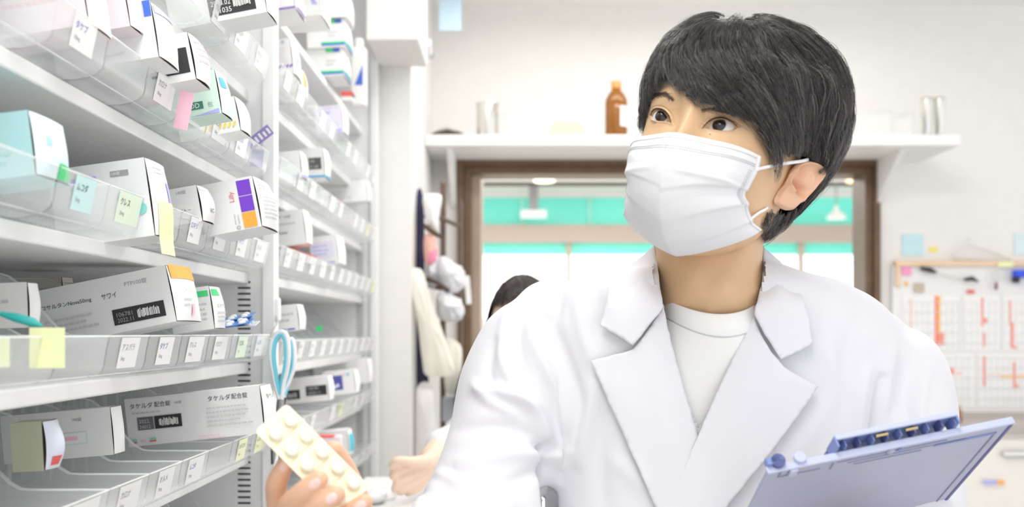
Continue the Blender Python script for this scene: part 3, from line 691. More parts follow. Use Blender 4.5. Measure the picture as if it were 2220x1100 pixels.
mk = mb.build('face_mask', None, True, ang=60, solid=.0006); kid(mk)
# edge binding
b = MB()
for s in (1, -1):
    G = [[Vector(L2W(mpt(s*u, v, .0019))) for u in (.955, .985, 1.0)] for v in np.linspace(0, 1, 60)]; b.grid(G, MASKM, flip=s < 0)
    bnd = b.build('mask_edge', None, True, solid=.0008); attach(bnd, man); b = MB()
LOOPM = mat('ear loop', (.88, .88, .90), .7)
def seam(pts, r, nm): 
    b = MB(); b.tube(pts, [(r*1.5, r*.6)]*len(pts), LOOPM, 8, flat=(0, 0, 1)); kid(b.build(nm, None, True))
def wp(px_, py_, lift):
    h, n = ray(HBVH, px_, py_); return (h-(h-CAMP).normalized()*lift) if h else None
e1 = Vector(L2W(mpt(.97, .17, .003))); pr1 = [e1]+[wp(x, y, l) for x, y, l in ((1655, 364, .004), (1675, 360, .006), (1698, 355, .009))]+[onplane(1722, 350, .010), onplane(1742, 346, .006), onplane(1752, 350, -.004)]
seam([Vector(p) for p in catmull([list(p) for p in pr1 if p], 5)], .0010, 'ear_loop')
e2 = Vector(L2W(mpt(.97, .80, .002))); pr2 = [e2]+[wp(x, y, .004) for x, y in ((1645, 462), (1660, 454))]+[onplane(1674, 446, -.003)]
pr2 = [p for p in pr2 if p]; seam([Vector(p) for p in catmull([list(p) for p in pr2], 5)], .0009, 'ear_loop')
# ---- coat: torso and sleeves fused into one surface
COAT = mat('white coat cotton', (.74, .735, .775), .85, .12, sheen=.15, bump=.10, bscale=1800)
TEE = mat('white jersey', (.86, .855, .84), .9, .1, bump=.15, bscale=1200)
def ring(l, r, y_, Yc, d, n=72, ex=2.35, dz=0):
    a = P(l, y_, Yc); b_ = P(r, y_, Yc); c = (a+b_)/2; hw = (b_-a).length/2; out = []
    for t in np.linspace(0, 2*math.pi, n, endpoint=False):
        ct, st = math.cos(t), math.sin(t); k = (abs(ct)**ex+abs(st)**ex)**(-1/ex); out.append([c[0]+hw*ct*k, Yc-d*st*k, c[2]+dz*st])
    return out
rows = [ring(1455, 1625, 560, 1.06, .05), ring(1400, 1680, 574, 1.065, .064), ring(1300, 1745, 594, 1.075, .076), ring(1215, 1822, 616, 1.08, .086), ring(1150, 1880, 645, 1.088, .094), ring(1112, 1925, 685, 1.092, .100),
        ring(1098, 1955, 740, 1.095, .105), ring(1105, 1960, 820, 1.098, .110), ring(1140, 1955, 920, 1.10, .114), ring(1165, 1945, 1000, 1.10, .115), ring(1178, 1935, 1100, 1.10, .116), ring(1175, 1950, 1300, 1.10, .12), ring(1140, 1985, 1700, 1.11, .13), ring(1100, 2030, 2250, 1.12, .15)]
R3 = np.array(rows); R3 = np.array([catmull(R3[:, j], 4) for j in range(R3.shape[1])]).transpose(1, 0, 2)
cb = MB(); cb.grid([[Vector(p) for p in r] for r in R3], COAT, closeu=True); cb.add([Vector(p) for p in R3[0]], [tuple(range(72))[::-1]], COAT); cb.add([Vector(p) for p in R3[-1]], [tuple(range(72))], COAT)
def cpath(pts, n=6):   # (px,py,Y,r)
    A = np.array([[*P(a, b_, c), r] for a, b_, c, r in pts]); A = catmull(A, n); return [Vector(p[:3]) for p in A], [float(p[3]) for p in A]
def limb(b, pts, m, n=28, n2=6):
    p, r = cpath(pts, n2); b.tube(p, r, m, n); 
    for c, q in ((p[0], r[0]), (p[-1], r[-1])):
        b.lathe([(q*math.sin(a)+1e-5, q*math.cos(a)) for a in np.linspace(math.pi, 0, 10)], m, c, 16)
limb(cb, [(1200, 705, 1.09, .050), (1168, 758, 1.085, .064), (1122, 850, 1.07, .063), (1092, 960, 1.05, .059), (1062, 1080, 1.02, .062), (1035, 1172, .985, .066), (940, 1232, .93, .058), (850, 1268, .88, .046)], COAT)
limb(cb, [(1890, 770, 1.095, .050), (1925, 818, 1.09, .061), (1938, 900, 1.08, .064), (1940, 1000, 1.065, .064), (1955, 1110, 1.05, .064), (1960, 1230, 1.04, .062), (1925, 1330, 1.0, .054), (1885, 1380, .96, .044)], COAT)
o = cb.build('coat0', merge=True); md = o.modifiers.new('r', 'REMESH'); md.mode = 'VOXEL'; md.voxel_size = .0050; s_ = o.modifiers.new('s', 'SMOOTH'); s_.iterations = 14; s_.factor = .6
u_ = o.modifiers.new('u', 'SUBSURF'); u_.levels = u_.render_levels = 1
me = evalmesh(o); nv = len(me.vertices); V = np.empty(nv*3); me.vertices.foreach_get('co', V); V = V.reshape(-1, 3); N = np.empty(nv*3); me.vertices.foreach_get('normal', N); N = N.reshape(-1, 3)
qx = PX0+F*V[:, 0]/V[:, 1]; qy = PY0-F*(V[:, 2]-CZ)/V[:, 1]
fr = (N[:, 1] < .35)
def pdist(pl, x, y):
    d = np.full(x.shape, 1e9); side = np.zeros(x.shape); tt = np.zeros(x.shape); n = len(pl)-1
    for i in range(n):
        (ax, ay), (bx, by) = pl[i], pl[i+1]; ex, ey = bx-ax, by-ay; l = ex*ex+ey*ey+1e-9; t = np.clip(((x-ax)*ex+(y-ay)*ey)/l, 0, 1); dx, dy = x-ax-t*ex, y-ay-t*ey; q = np.hypot(dx, dy)
        s = q < d; d = np.where(s, q, d); tt = np.where(s, (i+t)/n, tt); side = np.where(s, np.sign(ex*dy-ey*dx), side)
    return d, side, tt
FOLDS = [  # polyline, width px, amplitude mm, one-sided?
 ([(1195, 985), (1178, 930), (1150, 880), (1085, 850), (1030, 846)], 15, 4.5, 0), ([(1190, 975), (1130, 935), (1060, 925), (1000, 935)], 15, -3.5, 0), ([(1192, 990), (1120, 985), (1040, 1000), (985, 1010)], 18, 4.0, 0),
 ([(1188, 1010), (1120, 1040), (1050, 1050), (960, 1040)], 16, -3.5, 0), ([(1210, 1000), (1225, 930), (1205, 850), (1165, 760), (1150, 700)], 17, 4.0, 0), ([(1240, 960), (1255, 880), (1235, 800), (1195, 700)], 16, -2.8, 0),
 ([(1100, 680), (1085, 760), (1110, 830), (1160, 880)], 12, 2.4, 0), ([(1075, 745), (1060, 800), (1075, 850)], 11, -2, 0), ([(1130, 690), (1125, 760), (1145, 830)], 12, -2.2, 0), ([(1028, 830), (1060, 870), (1120, 900)], 11, 2.2, 0),
 ([(1250, 640), (1262, 720), (1290, 800)], 16, 1.8, 0), ([(1300, 640), (1310, 720)], 14, -1.6, 0), ([(1215, 640), (1205, 700)], 12, -1.8, 0), ([(1255, 1000), (1275, 900), (1290, 820)], 18, 2.2, 0), ([(1310, 1100), (1300, 980), (1310, 880)], 22, -2.2, 0),
 ([(1193, 1100), (1190, 1040), (1188, 990)], 10, -14, 0), ([(1188, 978), (1172, 968)], 14, -9, 0),
 ([(1910, 820), (1898, 900), (1893, 1000), (1900, 1100)], 9, -4.5, 0), ([(1935, 760), (1922, 830), (1918, 900)], 16, 2.6, 0), ([(1880, 800), (1865, 880), (1858, 980)], 14, 2.5, 0), ([(1850, 700), (1830, 800), (1835, 900)], 18, -1.6, 0), ([(1975, 780), (1960, 860), (1975, 940)], 15, -2.2, 0),
 ([(2010, 800), (1995, 900), (2010, 1000)], 14, 2.2, 0), ([(1800, 640), (1790, 740), (1810, 840)], 20, 1.6, 0), ([(1850, 640), (1880, 720)], 16, -1.6, 0), ([(1700, 1000), (1760, 930), (1800, 860)], 26, 1.5, 0), ([(1960, 700), (1990, 740)], 14, -2, 0),
 ([(960, 1032), (1000, 1052), (1060, 1072), (1120, 1100)], 14, 4.5, 0), ([(930, 1080), (990, 1085), (1050, 1105)], 12, -4, 0), ([(905, 1092), (940, 1060), (965, 1030)], 12, 3, 0), ([(1340, 1000), (1400, 1060)], 22, 1.5, 0)]
D = np.zeros(nv)
for pl, wd, am, _ in FOLDS:
    pl = catmull(pl, 5) if len(pl) > 2 else np.array(pl, float); d, sd, tt = pdist(pl, qx, qy); D += am*.0018*np.exp(-(d/wd)**2)*np.sqrt(np.clip(np.sin(math.pi*np.clip(tt*.86+.10, 0, 1)), 0, 1))
def vn(x, f, s): return np.sin(x[:, 0]*f+s)*np.sin(x[:, 2]*f*.8+1.7*s)*np.sin(x[:, 1]*f*.9+2.3*s)
D = D*fr+.0012*vn(V, 38, 1.)+.0006*vn(V, 80, 2.)
V = V+N*D[:, None]; me.vertices.foreach_set('co', V.ravel()); me.update()
co_full = bpy.data.objects.new('coat', me); C.objects.link(co_full)
bmx = bmesh.new(); bmx.from_mesh(me); CBVH = BVHTree.FromBMesh(bmx)
VPOLY = [(1410, 480), (1412, 600), (1428, 668), (1446, 745), (1474, 845), (1512, 945), (1556, 868), (1602, 778), (1642, 695), (1662, 600), (1668, 480)]
sdv = polydist(VPOLY, qx, qy); bmx.verts.ensure_lookup_table()
dl = [f for f in bmx.faces if all(sdv[v.index] > 2 and V[v.index, 1] < 1.12 for v in f.verts)]
bmesh.ops.delete(bmx, geom=dl, context='FACES'); bmx.to_mesh(me); bmx.free(); me.shade_smooth()
me.materials.clear(); me.materials.append(COAT); kid(co_full)
def pload(px_, py_, lift, Yd=None):
    h, n = ray(CBVH, px_, py_)
    if h is None or (Yd is not None and False): return None
    return h[1]-lift
def patch(name, poly, depth, step=9, m=COAT, thick=.0014, parent=man, smooth_=True, sm=3):
    poly = [Vector(p) for p in poly]; n = len(poly); ed = []; pts = []
    for i in range(n):
        a, b_ = poly[i], poly[(i+1) % n]; k = max(1, int((b_-a).length/step))
        for j in range(k): pts.append(a+(b_-a)*(j/k))
    nb_ = len(pts); ed = [(i, (i+1) % nb_) for i in range(nb_)]; A = np.array([list(p) for p in pts]); x0, y0 = A.min(0); x1, y1 = A.max(0)
    gx, gy = np.meshgrid(np.arange(x0, x1, step), np.arange(y0, y1, step)); sd = polydist(A, gx.ravel(), gy.ravel()); inn = [(x, y) for x, y, s in zip(gx.ravel(), gy.ravel(), sd) if s > step*.45]
    r = delaunay_2d_cdt(pts+[Vector(p) for p in inn], ed, [], 1, 1e-5); vs = [(v[0], v[1]) for v in r[0]]; dep = depth(np.array(vs))
    b = MB(); b.add([P(x, y, d) for (x, y), d in zip(vs, dep)], [tuple(f) for f in r[2]], m); o = b.build(name, None, True, ang=180, merge=True)
    if sm: s = o.modifiers.new('sm', 'SMOOTH'); s.iterations = sm; s.factor = .4
    so = o.modifiers.new('so', 'SOLIDIFY'); so.thickness = thick; so.offset = -1
    if parent: attach(o, parent)
    return o
def onto(lift, ctrl=None, rad=60):
    def f(A):
        out = []
        for x, y in A:
            h, _ = ray(CBVH, x, y); d = (h[1] if h else None); w_ = 0; s = 0
            if ctrl is not None:
                ws = np.exp(-((ctrl[:, 0]-x)**2+(ctrl[:, 1]-y)**2)/(rad*rad)); cd = (ws*ctrl[:, 2]).sum()/(ws.sum()+1e-12); k = min(1, ws.max()*1.15) if d is not None and d < 1.2 else 1
                base = d-lift if d is not None and d < 1.2 else cd; out.append(base*(1-k)+cd*k)
            else: out.append((d if d is not None and d < 1.2 else 1.0)-lift)
        return np.array(out)
    return f
def rolled(l0, l1, fn):   # lift grows away from the fold edge
    def f(A):
        out = []
        for x, y in A:
            h, _ = ray(CBVH, x, y); d = h[1] if h and h[1] < 1.2 else .99; out.append(d-(l0+(l1-l0)*fn(x, y)))
        return np.array(out)
    return f
def le(pl, wd): 
    def f(x, y): return float(np.clip(pdist(np.array(pl, float), np.array([x]), np.array([y]))[0][0]/wd, 0, 1))
    return f
LL = [(1438, 655), (1455, 735), (1482, 835), (1513, 940), (1545, 1040), (1575, 1130)]
patch('lapel', LL+[(1432, 1130), (1345, 932), (1277, 781), (1330, 768), (1372, 757), (1410, 706)], rolled(.0030, .0065, le(LL, 60)))
RL = [(1633, 683), (1590, 770), (1550, 855), (1511, 945), (1475, 1030), (1438, 1130)]
patch('lapel', [(1650, 722), (1672, 762), (1700, 795), (1740, 818), (1777, 838), (1715, 925), (1670, 985), (1560, 1120), (1545, 1135)]+RL[::-1], rolled(.0060, .0100, le(RL, 60)))
cL = np.array([(1423, 528, 1.045), (1428, 570, 1.028), (1433, 620, 1.0), (1392, 556, 1.058), (1350, 582, 1.066), (1440, 665, .981)])
patch('collar', [(1421, 527), (1426, 560), (1430, 600), (1437, 650), (1440, 668), (1410, 706), (1373, 753), (1335, 728), (1297, 708), (1312, 660), (1322, 615), (1345, 588), (1390, 558)], onto(.010, cL, 34))
cR = np.array([(1652, 534, 1.045), (1651, 570, 1.030), (1645, 620, 1.0), (1690, 568, 1.058), (1730, 590, 1.066), (1634, 682, .979)])
patch('collar', [(1650, 532), (1652, 570), (1648, 620), (1632, 682), (1655, 725), (1691, 783), (1725, 767), (1764, 749), (1756, 690), (1738, 640), (1718, 596), (1690, 566), (1668, 545)], onto(.011, cR, 34))
# collar band standing round the back of the neck
b = MB(); G = []
for v, (l, r, y_, Yc, d) in enumerate(((1420, 1653, 532, 1.052, .062), (1412, 1662, 560, 1.056, .068), (1398, 1680, 592, 1.06, .078))):
    a_ = ring(l, r, y_, Yc, d, n=72, ex=2.1); G.append([Vector(a_[k % 72]) for k in range(37, 72)]+[Vector(a_[0])])
b.grid(G, COAT); kid(b.build('collar_stand', None, True, solid=.002))
# ---- t-shirt
def tring(l, r, ys, yf, yb, Yc, d, n=64):
    a = P(l, ys, Yc); b_ = P(r, ys, Yc); cx, hw = (a[0]+b_[0])/2, (b_[0]-a[0])/2; out = []
    zf, zs_, zb = P(0, yf, Yc-d)[2], a[2], P(0, yb, Yc+d)[2]
    for t in np.linspace(0, 2*math.pi, n, endpoint=False):
        s = math.sin(t); out.append([cx+hw*math.cos(t), Yc-d*s, zs_+(zf-zs_)*s**2 if s > 0 else zs_+(zb-zs_)*s*s])
    return out
TR = np.array([tring(1430, 1642, 648, 682, 600, 1.040, .0590), tring(1424, 1652, 662, 705, 606, 1.042, .0625), tring(1416, 1664, 676, 731, 612, 1.045, .0655), tring(1360, 1720, 705, 790, 625, 1.058, .073), tring(1250, 1820, 765, 870, 660, 1.088, .098), tring(1190, 1890, 860, 960, 760, 1.095, .102), tring(1200, 1900, 1100, 1150, 1050, 1.095, .103)])
T2 = np.array([catmull(TR[:3, j], 5) for j in range(64)]).transpose(1, 0, 2); T3 = np.array([catmull(TR[2:, j], 8) for j in range(64)]).transpose(1, 0, 2)
b = MB(); b.grid([[Vector(p) for p in r] for r in T3], TEE, closeu=True); ts = kid(b.build('t_shirt', None, True, solid=.001))
b = MB(); rib = []
for i, r in enumerate(T2): rib.append([Vector(p)+Vector((0, -.0016*math.sin(math.pi*i/(len(T2)-1))-.0010, 0)) for p in r])
b.grid(rib, TEE, closeu=True); attach(b.build('neck_rib', None, True, solid=.0012), man)

# ---- hand holding the tablet sheet (joined to the body mesh)
def cap_limb(b, pts, m, n=18): limb(b, pts, m, n, 5)
def hand(chains, palm, voxel=.0014):
    b = MB()
    for ch in chains: cap_limb(b, ch, SKINP)
    for ch in palm: cap_limb(b, ch, SKINP)
    o = b.build('h', merge=False); md = o.modifiers.new('r', 'REMESH'); md.mode = 'VOXEL'; md.voxel_size = voxel; s = o.modifiers.new('s', 'SMOOTH'); s.iterations = 7; s.factor = .5
    return evalmesh(o)
CH = [[(668, 1215, .850, .0105), (612, 1120, .822, .0098), (600, 1075, .812, .0088), (601, 1045, .806, .0084), (621, 1003, .800, .0068)],
      [(700, 1220, .846, .0105), (640, 1150, .805, .0102), (625, 1105, .785, .0095), (655, 1070, .774, .0086), (692, 1040, .772, .0074)],
      [(735, 1225, .842, .0105), (680, 1160, .800, .0102), (668, 1125, .780, .0096), (698, 1095, .770, .0086), (729, 1073, .769, .0074)],
      [(770, 1230, .838, .0105), (745, 1170, .805, .0098), (742, 1130, .785, .0088), (765, 1108, .776, .0078), (790, 1090, .774, .0068)],
      [(800, 1240, .870, .015), (792, 1150, .862, .0125), (768, 1070, .850, .0108), (742, 1015, .838, .0106), (722, 978, .828, .0085)]]
PALM = [[(680, 1215, .85, .013), (755, 1290, .88, .016)], [(705, 1220, .85, .013), (770, 1295, .88, .017)], [(740, 1228, .85, .013), (785, 1295, .88, .017)], [(775, 1235, .85, .013), (800, 1290, .88, .017)], [(800, 1240, .87, .015), (790, 1300, .885, .02)],
        [(775, 1290, .88, .026), (830, 1250, .89, .027), (900, 1225, .92, .034), (1000, 1200, .97, .04)]]
hm = hand(CH, PALM)
CH2 = [[(1760+k*46, 1300+abs(k-1.5)*6, .915, .0095), (1752+k*46, 1235, .90, .0088), (1756+k*46, 1195, .935-.01*k*0, .0080), (1762+k*46, 1180, .955, .0066)] for k in range(4)]+[[(1930, 1330, .90, .013), (1905, 1260, .955, .011), (1885, 1215, .985, .009)]]
PALM2 = [[(1765, 1300, .915, .011), (1860, 1390, .92, .018)], [(1815, 1298, .915, .012), (1870, 1390, .92, .018)], [(1855, 1298, .915, .012), (1880, 1390, .92, .018)], [(1900, 1302, .915, .012), (1890, 1390, .92, .018)], [(1930, 1330, .90, .013), (1895, 1390, .92, .018)], [(1875, 1380, .92, .026), (1900, 1340, .93, .027), (1940, 1300, .98, .036)]]
hm2 = hand(CH2, PALM2, .002)
bb_ = bmesh.new(); bb_.from_mesh(body.data); k0 = len(bb_.faces); bb_.from_mesh(hm); bb_.from_mesh(hm2); bb_.faces.ensure_lookup_table(); 
for f in bb_.faces[k0:]: f.material_index = 1; f.smooth = True
offm = man.location
for v in bb_.verts: pass
bb_.to_mesh(body.data); bb_.free()
NAIL = mat('finger nail', (.86, .60, .54), .25, .5)
HB2 = BVHTree.FromPolygons([v.co.copy() for v in hm.vertices], [tuple(p.vertices) for p in hm.polygons])
for (x, y, ang) in ((617, 1010, 70), (682, 1050, 38), (718, 1081, 35), (781, 1098, 35)):
    b = MB(); G = []
    ca, sa = math.cos(math.radians(ang)), math.sin(math.radians(ang))
    for i in range(7):
        row = []
        for k in range(20):
            t = 2*math.pi*k/20; r = i/6; u, v = 15*r*math.cos(t), 11*r*math.sin(t); q = (x+u*ca+v*sa, y-u*sa+v*ca); h, n = ray(HB2, *q)
            if h is None: h, n = ray(HB2, x, y)
            row.append(h+n*(.0005*(1-r**4)) if h else P(x, y, .78))
        G.append(row)
    b.grid(G, NAIL, closeu=True); kid(b.build('fingernail', None, True))

# ------------------------------------------------------------------ tablet sheet
FOIL = mat('cream blister sheet', (.90, .84, .64), .3, .6, var=.04, vscale=90); PILL = mat('white tablet', (.88, .88, .86), .25, .6)
o0 = P(660, 975, .800); Ud = Vector((.703, .02, -.711)).normalized(); Vd = Vector((.60, .62, .42)); Vd = (Vd-Ud*Vd.dot(Ud)).normalized(); Nd = Ud.cross(Vd).normalized()
if Nd.y > 0: Nd = -Nd
sheet = thing('tablet_sheet', 'cream blister sheet of ten white tablets held up in the hand', 'pill sheet', o0)
b = MB(); Lh, Wh = .047, .0185
tlc = P(587, 905, .80)   # middle of the upper end
def sp(u, v, n=0): return tlc-o0+Ud*u+Vd*v+Nd*n
cor = []
for (cu, cv, a0) in ((.004, -Wh+.004, 180), (2*Lh-.004, -Wh+.004, 270), (2*Lh-.004, Wh-.004, 0), (.004, Wh-.004, 90)):
    for a in np.linspace(a0, a0+90, 6): cor.append((cu+.004*math.cos(math.radians(a)), cv+.004*math.sin(math.radians(a))))
n = len(cor); b.add([sp(u, v, .0003) for u, v in cor]+[sp(u, v, -.0003) for u, v in cor], [tuple(range(n)), tuple(range(n, 2*n))[::-1]]+[(i, i+n, (i+1) % n+n, (i+1) % n) for i in range(n)], FOIL)
for k in range(1, 5):
    u = .0105+.0176*k-.0088; b.add([sp(u-.0004, -Wh+.001, .0005), sp(u+.0004, -Wh+.001, .0005), sp(u+.0004, Wh-.001, .0005), sp(u-.0004, Wh-.001, .0005)], [(0, 1, 2, 3)], mat('sheet score', (.78, .68, .42), .4))
b.build('foil', sheet)
RM = Matrix((Ud, Vd, Nd)).transposed()
for k in range(5):
    for s in (-1, 1):
        c = sp(.0125+.0176*k, s*.0088+.0003)
        b = MB(); b.lathe([(.0069, 0), (.0066, .0010), (.0058, .0034), (.0038, .0050), (.0015, .0056), (.0001, .0057)], clearmat('blister pocket', (1, .97, .85), .10, .45), c, 20, RM); pk = b.build('pocket', sheet, True, ang=80)
        b = MB(); b.lathe([(.0001, .0006), (.0046, .0008), (.0053, .0018), (.0053, .0032), (.0040, .0043), (.0001, .0049)], PILL, c, 20, RM); b.build('tablet', sheet, True, ang=80)

# ------------------------------------------------------------------ clipboard
CB1 = mat('blue grey plastic', (.42, .45, .60), .35, .5, var=.03); CB2 = mat('blue plastic', (.20, .27, .56), .35, .5); CB3 = mat('navy plastic rim', (.10, .11, .30), .35, .5); BRASS = mat('brass spring', (.75, .6, .3), .3, metal=1)
Yl, Yr = .835, .868
Pl, Pr = P(1664, 1026, Yl), P(2200, 916, Yr); ex_ = (Pr-Pl); Wc = ex_.length; ex_.normalize(); dn = Vector((-.024, 1, -.689)); dn = (dn-ex_*dn.dot(ex_)).normalized(); nn = ex_.cross(dn).normalized()
if nn.y > 0: nn = -nn      # towards the camera side (back of the board)
cbd = thing('clipboard', 'blue grey plastic clipboard held low in front of the white coat', 'clipboard', Pl)
MX = Matrix((ex_, dn, nn)).transposed().to_4x4()       # local x along the top edge, y down the board, z out of the back
def cbox(b, lo, hi, m): b.box(lo, hi, m, MX)
b = MB(); cbox(b, (0, 0, -.0045), (Wc, .205, 0), CB1); b.build('board', cbd, bevel=.0022, seg=3)
b = MB()
cbox(b, (Wc-.0035, .003, -.0052), (Wc+.0004, .205, .0008), CB3); b.build('side_rim', cbd, bevel=.0008)
b = MB(); cbox(b, (.0, -.0012, -.0055), (Wc, .0022, .0012), mat('pale blue edge', (.52, .56, .74), .35)); b.build('top_rim', cbd, bevel=.001)
b = MB()
for (x0, x1, y0, y1) in ((.012, .050, .0120, .0128), (.064, .165, .0068, .0076), (.082, .145, .0175, .0182), (.075, .185, .0120, .0126), (Wc-.070, Wc-.012, .012, .0155), (Wc-.013, Wc-.0115, .012, .205), (.012, .0132, .004, .0128), (.060, .0612, .0068, .018)):
    cbox(b, (x0, y0, 0), (x1, y1, .0007), mat('board groove', (.26, .28, .42), .4) if y1-y0 < .003 or x1-x0 < .003 else CB2)
b.build('relief', cbd)
b = MB(); cbox(b, (.020, .001, 0), (.027, .0115, .003), M['pale blue edge']); b.build('pen_tab', cbd, bevel=.001)
b = MB(); b.lathe([(.0035, -.001), (.0035, .0012), (.002, .0022), (.0001, .0024)], CB1, MX@Vector((.112, .0062, 0)), 14, MX.to_3x3()); b.lathe([(.0022, -.001), (.0022, .0016), (.0001, .0018)], CB2, MX@Vector((.120, .0052, 0)), 12, MX.to_3x3()); b.build('rivet', cbd, True, ang=40)
# clip on the far (writing) side, its lip rising above the top edge
x0, x1 = .062, .172
b = MB(); cbox(b, (x0, -.012, -.0150), (x1, .030, -.0135), CB2); cbox(b, (x0, -.0135, -.0155), (x1, -.0105, -.0110), M['pale blue edge']); cbox(b, (x0-.0008, -.012, -.015), (x0+.0012, .01, -.005), CB2); cbox(b, (x1-.0012, -.012, -.015), (x1+.0008, .01, -.005), CB2)
for k in range(9): cbox(b, (x0+.008+k*.0125, -.008, -.0135), (x0+.0092+k*.0125, .006, -.0055), CB3 if k % 2 else CB2)
b.build('clip', cbd, bevel=.0006)
for xx in (.098, .125):
    b = MB(); b.tube([MX@Vector((xx, -.008, -.0095)), MX@Vector((xx+.011, -.008, -.0095))], .0014, BRASS, 8); b.build('spring', cbd, True)
b = MB(); cbox(b, (.001, -.0055, -.0105), (.016, .002, -.0045), CB2); b.lathe([(.006, -.0025), (.006, .0025)], CB3, MX@Vector((.011, -.003, -.007)), 16, MX.to_3x3()@Matrix.Rotation(math.pi/2, 3, 'X')); b.lathe([(.005, -.002), (.005, .002)], M['pale blue edge'], MX@Vector((.030, -.003, -.0065)), 16, MX.to_3x3()@Matrix.Rotation(math.pi/2, 3, 'X')); b.build('pen_holder', cbd, True, ang=40)
b = MB(); cbox(b, (.012, .02, -.0062), (Wc-.012, .2, -.0047), PAPER); b.build('paper_pad', cbd)
# legs and shoes below the coat
TR_ = mat('dark trousers', (.05, .05, .06), .8); b = MB()
for s in (-1, 1):
    cx = .20+.09*s; b.tube([(cx, 1.12, .80), (cx, 1.12, .5), (cx, 1.13, .09)], [.085, .065, .055], TR_, 20)
kid(b.build('trousers', None, True, ang=60))
for s in (-1, 1):
    cx = .20+.09*s; b = MB(); b.tube([(cx, 1.16, .045), (cx, 1.10, .05), (cx, 1.0, .04), (cx, .94, .03)], [(.04, .045), (.045, .05), (.046, .038), (.03, .022)], mat('black shoe', (.03, .03, .03), .4), 16, flat=(1, 0, 0)); kid(b.build('shoe', None, True))
# ------------------------------------------------------------------ medicine cartons
def col(name, c, r=.5): return mat(name, c, r)
CBLUE = col('print blue', (.06, .16, .62)); CPUR = col('print purple', (.19, .05, .60)); CORA = col('print orange', (.93, .42, .06)); CTEAL = col('print teal', (.25, .68, .64)); CGRN = col('print green', (.06, .68, .22))
CPNK = col('print pink', (.93, .55, .66)); CYEL = col('print yellow', (.86, .66, .12)); CSKY = col('print sky', (.05, .45, .80)); CAQ = col('carton aqua', (.46, .74, .76)); CPG = col('carton pale green', (.66, .85, .74)); CVIO = col('carton pale violet', (.80, .77, .90)); CLEM = col('tag lemon', (.87, .92, .52)); CLIL = col('print lilac', (.45, .45, .82)); CBEI = col('carton cream', (.86, .80, .70)); COLV = col('olive leaflet', (.48, .50, .36)); CCARD = col('raw card', (.30, .24, .19)); CPKB = col('carton pale pink', (.88, .78, .82))
CRED = REDI
def carton(name, label, TR, Y, tilt, L, H_, W, prints=(), end=(), m=PAPERG, em=PAPER, yaw=0, bulge=.006, group=None, cat='box', flap=True):
    """TR = photo pixel of the near face's upper corner on the aisle side"""
    t = math.radians(tilt); yw = math.radians(yaw); R = Matrix.Rotation(yw, 3, 'Z')
    u = R@Vector((math.cos(t), 0, math.sin(t))); v = R@Vector((-math.sin(t), 0, math.cos(t))); w_ = R@Vector((0, 1, 0))
    c = P(*TR, Y); o = c-u*L-v*H_; base = Vector(o)
    T_ = thing(name, label, cat, base, group=group or ('medicine cartons in the far shelving unit' if Y > 1.56 else 'medicine cartons in the near shelving unit'))
    def q(a, b_, d): return u*a+v*b_+w_*d
    b = MB(); vs = [q(0, 0, 0), q(L, 0, 0), q(L, 0, W), q(0, 0, W), q(0, H_, 0), q(L, H_, 0), q(L, H_, W), q(0, H_, W)]
    b.add(vs, [(0, 3, 2, 1), (4, 5, 6, 7), (0, 1, 5, 4), (2, 3, 7, 6), (3, 0, 4, 7)], m); b.add([q(L-.001, .0008, .0008), q(L-.001, .0008, W-.0008), q(L-.001, H_-.0008, W-.0008), q(L-.001, H_-.0008, .0008)], [(0, 1, 2, 3)], CCARD)
    def draw(lst, O, U, V_, n, WW, HH):
        off = 0
        for p in lst:
            off += .00012; O2 = O+n*(.0003+off); k = p[0]
            if k == 'r':
                ns = max(1, int(p[3]/.005)) if lst is end else 1; nv_ = max(1, int(p[4]/.005)) if lst is end else 1
                for ii in range(ns):
                    for jj in range(nv_): b.rect(O2, U, V_, p[1]+p[3]*ii/ns, p[2]+p[4]*jj/nv_, p[3]/ns, p[4]/nv_, p[5])
            elif k == 't': b.text(p[5], O2, U, V_, p[1], p[2], p[3], p[4], p[6] if len(p) > 6 else None, p[7] if len(p) > 7 else 0)
            elif k == 'l':       # rows of fine print
                _, x, y, ww, n_, pit, mm = p; r = random.Random(int(x*1e5)+n_)
                for i in range(n_):
                    xx = x
                    while xx < x+ww*r.uniform(.6, 1):
                        q_ = r.uniform(.002, .007); b.rect(O2, U, V_, xx, y-i*pit, q_, pit*.36, mm); xx += q_+.0012
            elif k == 'p': b.add([O2+U*x+V_*y for x, y in p[1]], [tuple(range(len(p[1])))], p[2])
    draw(prints, Vector((0, 0, 0)), u, v, -w_, L, H_)
    b.build('carton', T_, bevel=0)
    b = MB()
    def surf(x, y, off=0):
        kk = min(1, max(0, x/W)); s_ = min(1, max(0, y/H_)); g = bulge*math.sin(math.pi*(.06+.90*s_))**.8*(.10+.90*math.sin(math.pi*kk)**.7) if flap else 0
        return q(L+g+off, y, x)
    G = [[surf(.0006+(W-.0012)*kk, .0006+(H_-.0012)*i/8) for kk in np.linspace(0, 1, 11)] for i in range(9)]
    b.grid(G, em); k0 = len(b.v)
    draw(end, Vector((0, 0, 0)), Vector((1, 0, 0)), Vector((0, 1, 0)), Vector((0, 0, 1)), W, H_)
    for i in range(k0, len(b.v)): x, y, z = b.v[i]; b.v[i] = tuple(surf(x, y, z+.0002))
    if flap: b.rect(q(L-.001, 0, 0), w_, v, .0, .0, W, H_, CCARD)
    b.build('end_flap' if flap else 'end_panel', T_, True, ang=40)
    return T_
def blk(x, y, w_, h, lines, code=True, cf=.55):   # black expiry block with white characters and code bars
    out = [('r', x, y, w_, h, INK)]; n = len(lines)
    for i, s in enumerate(lines): out.append(('t', x+w_*.06, y+h*(.56-.44*i), h*.30, PAPER, s, w_*.42))
    return out
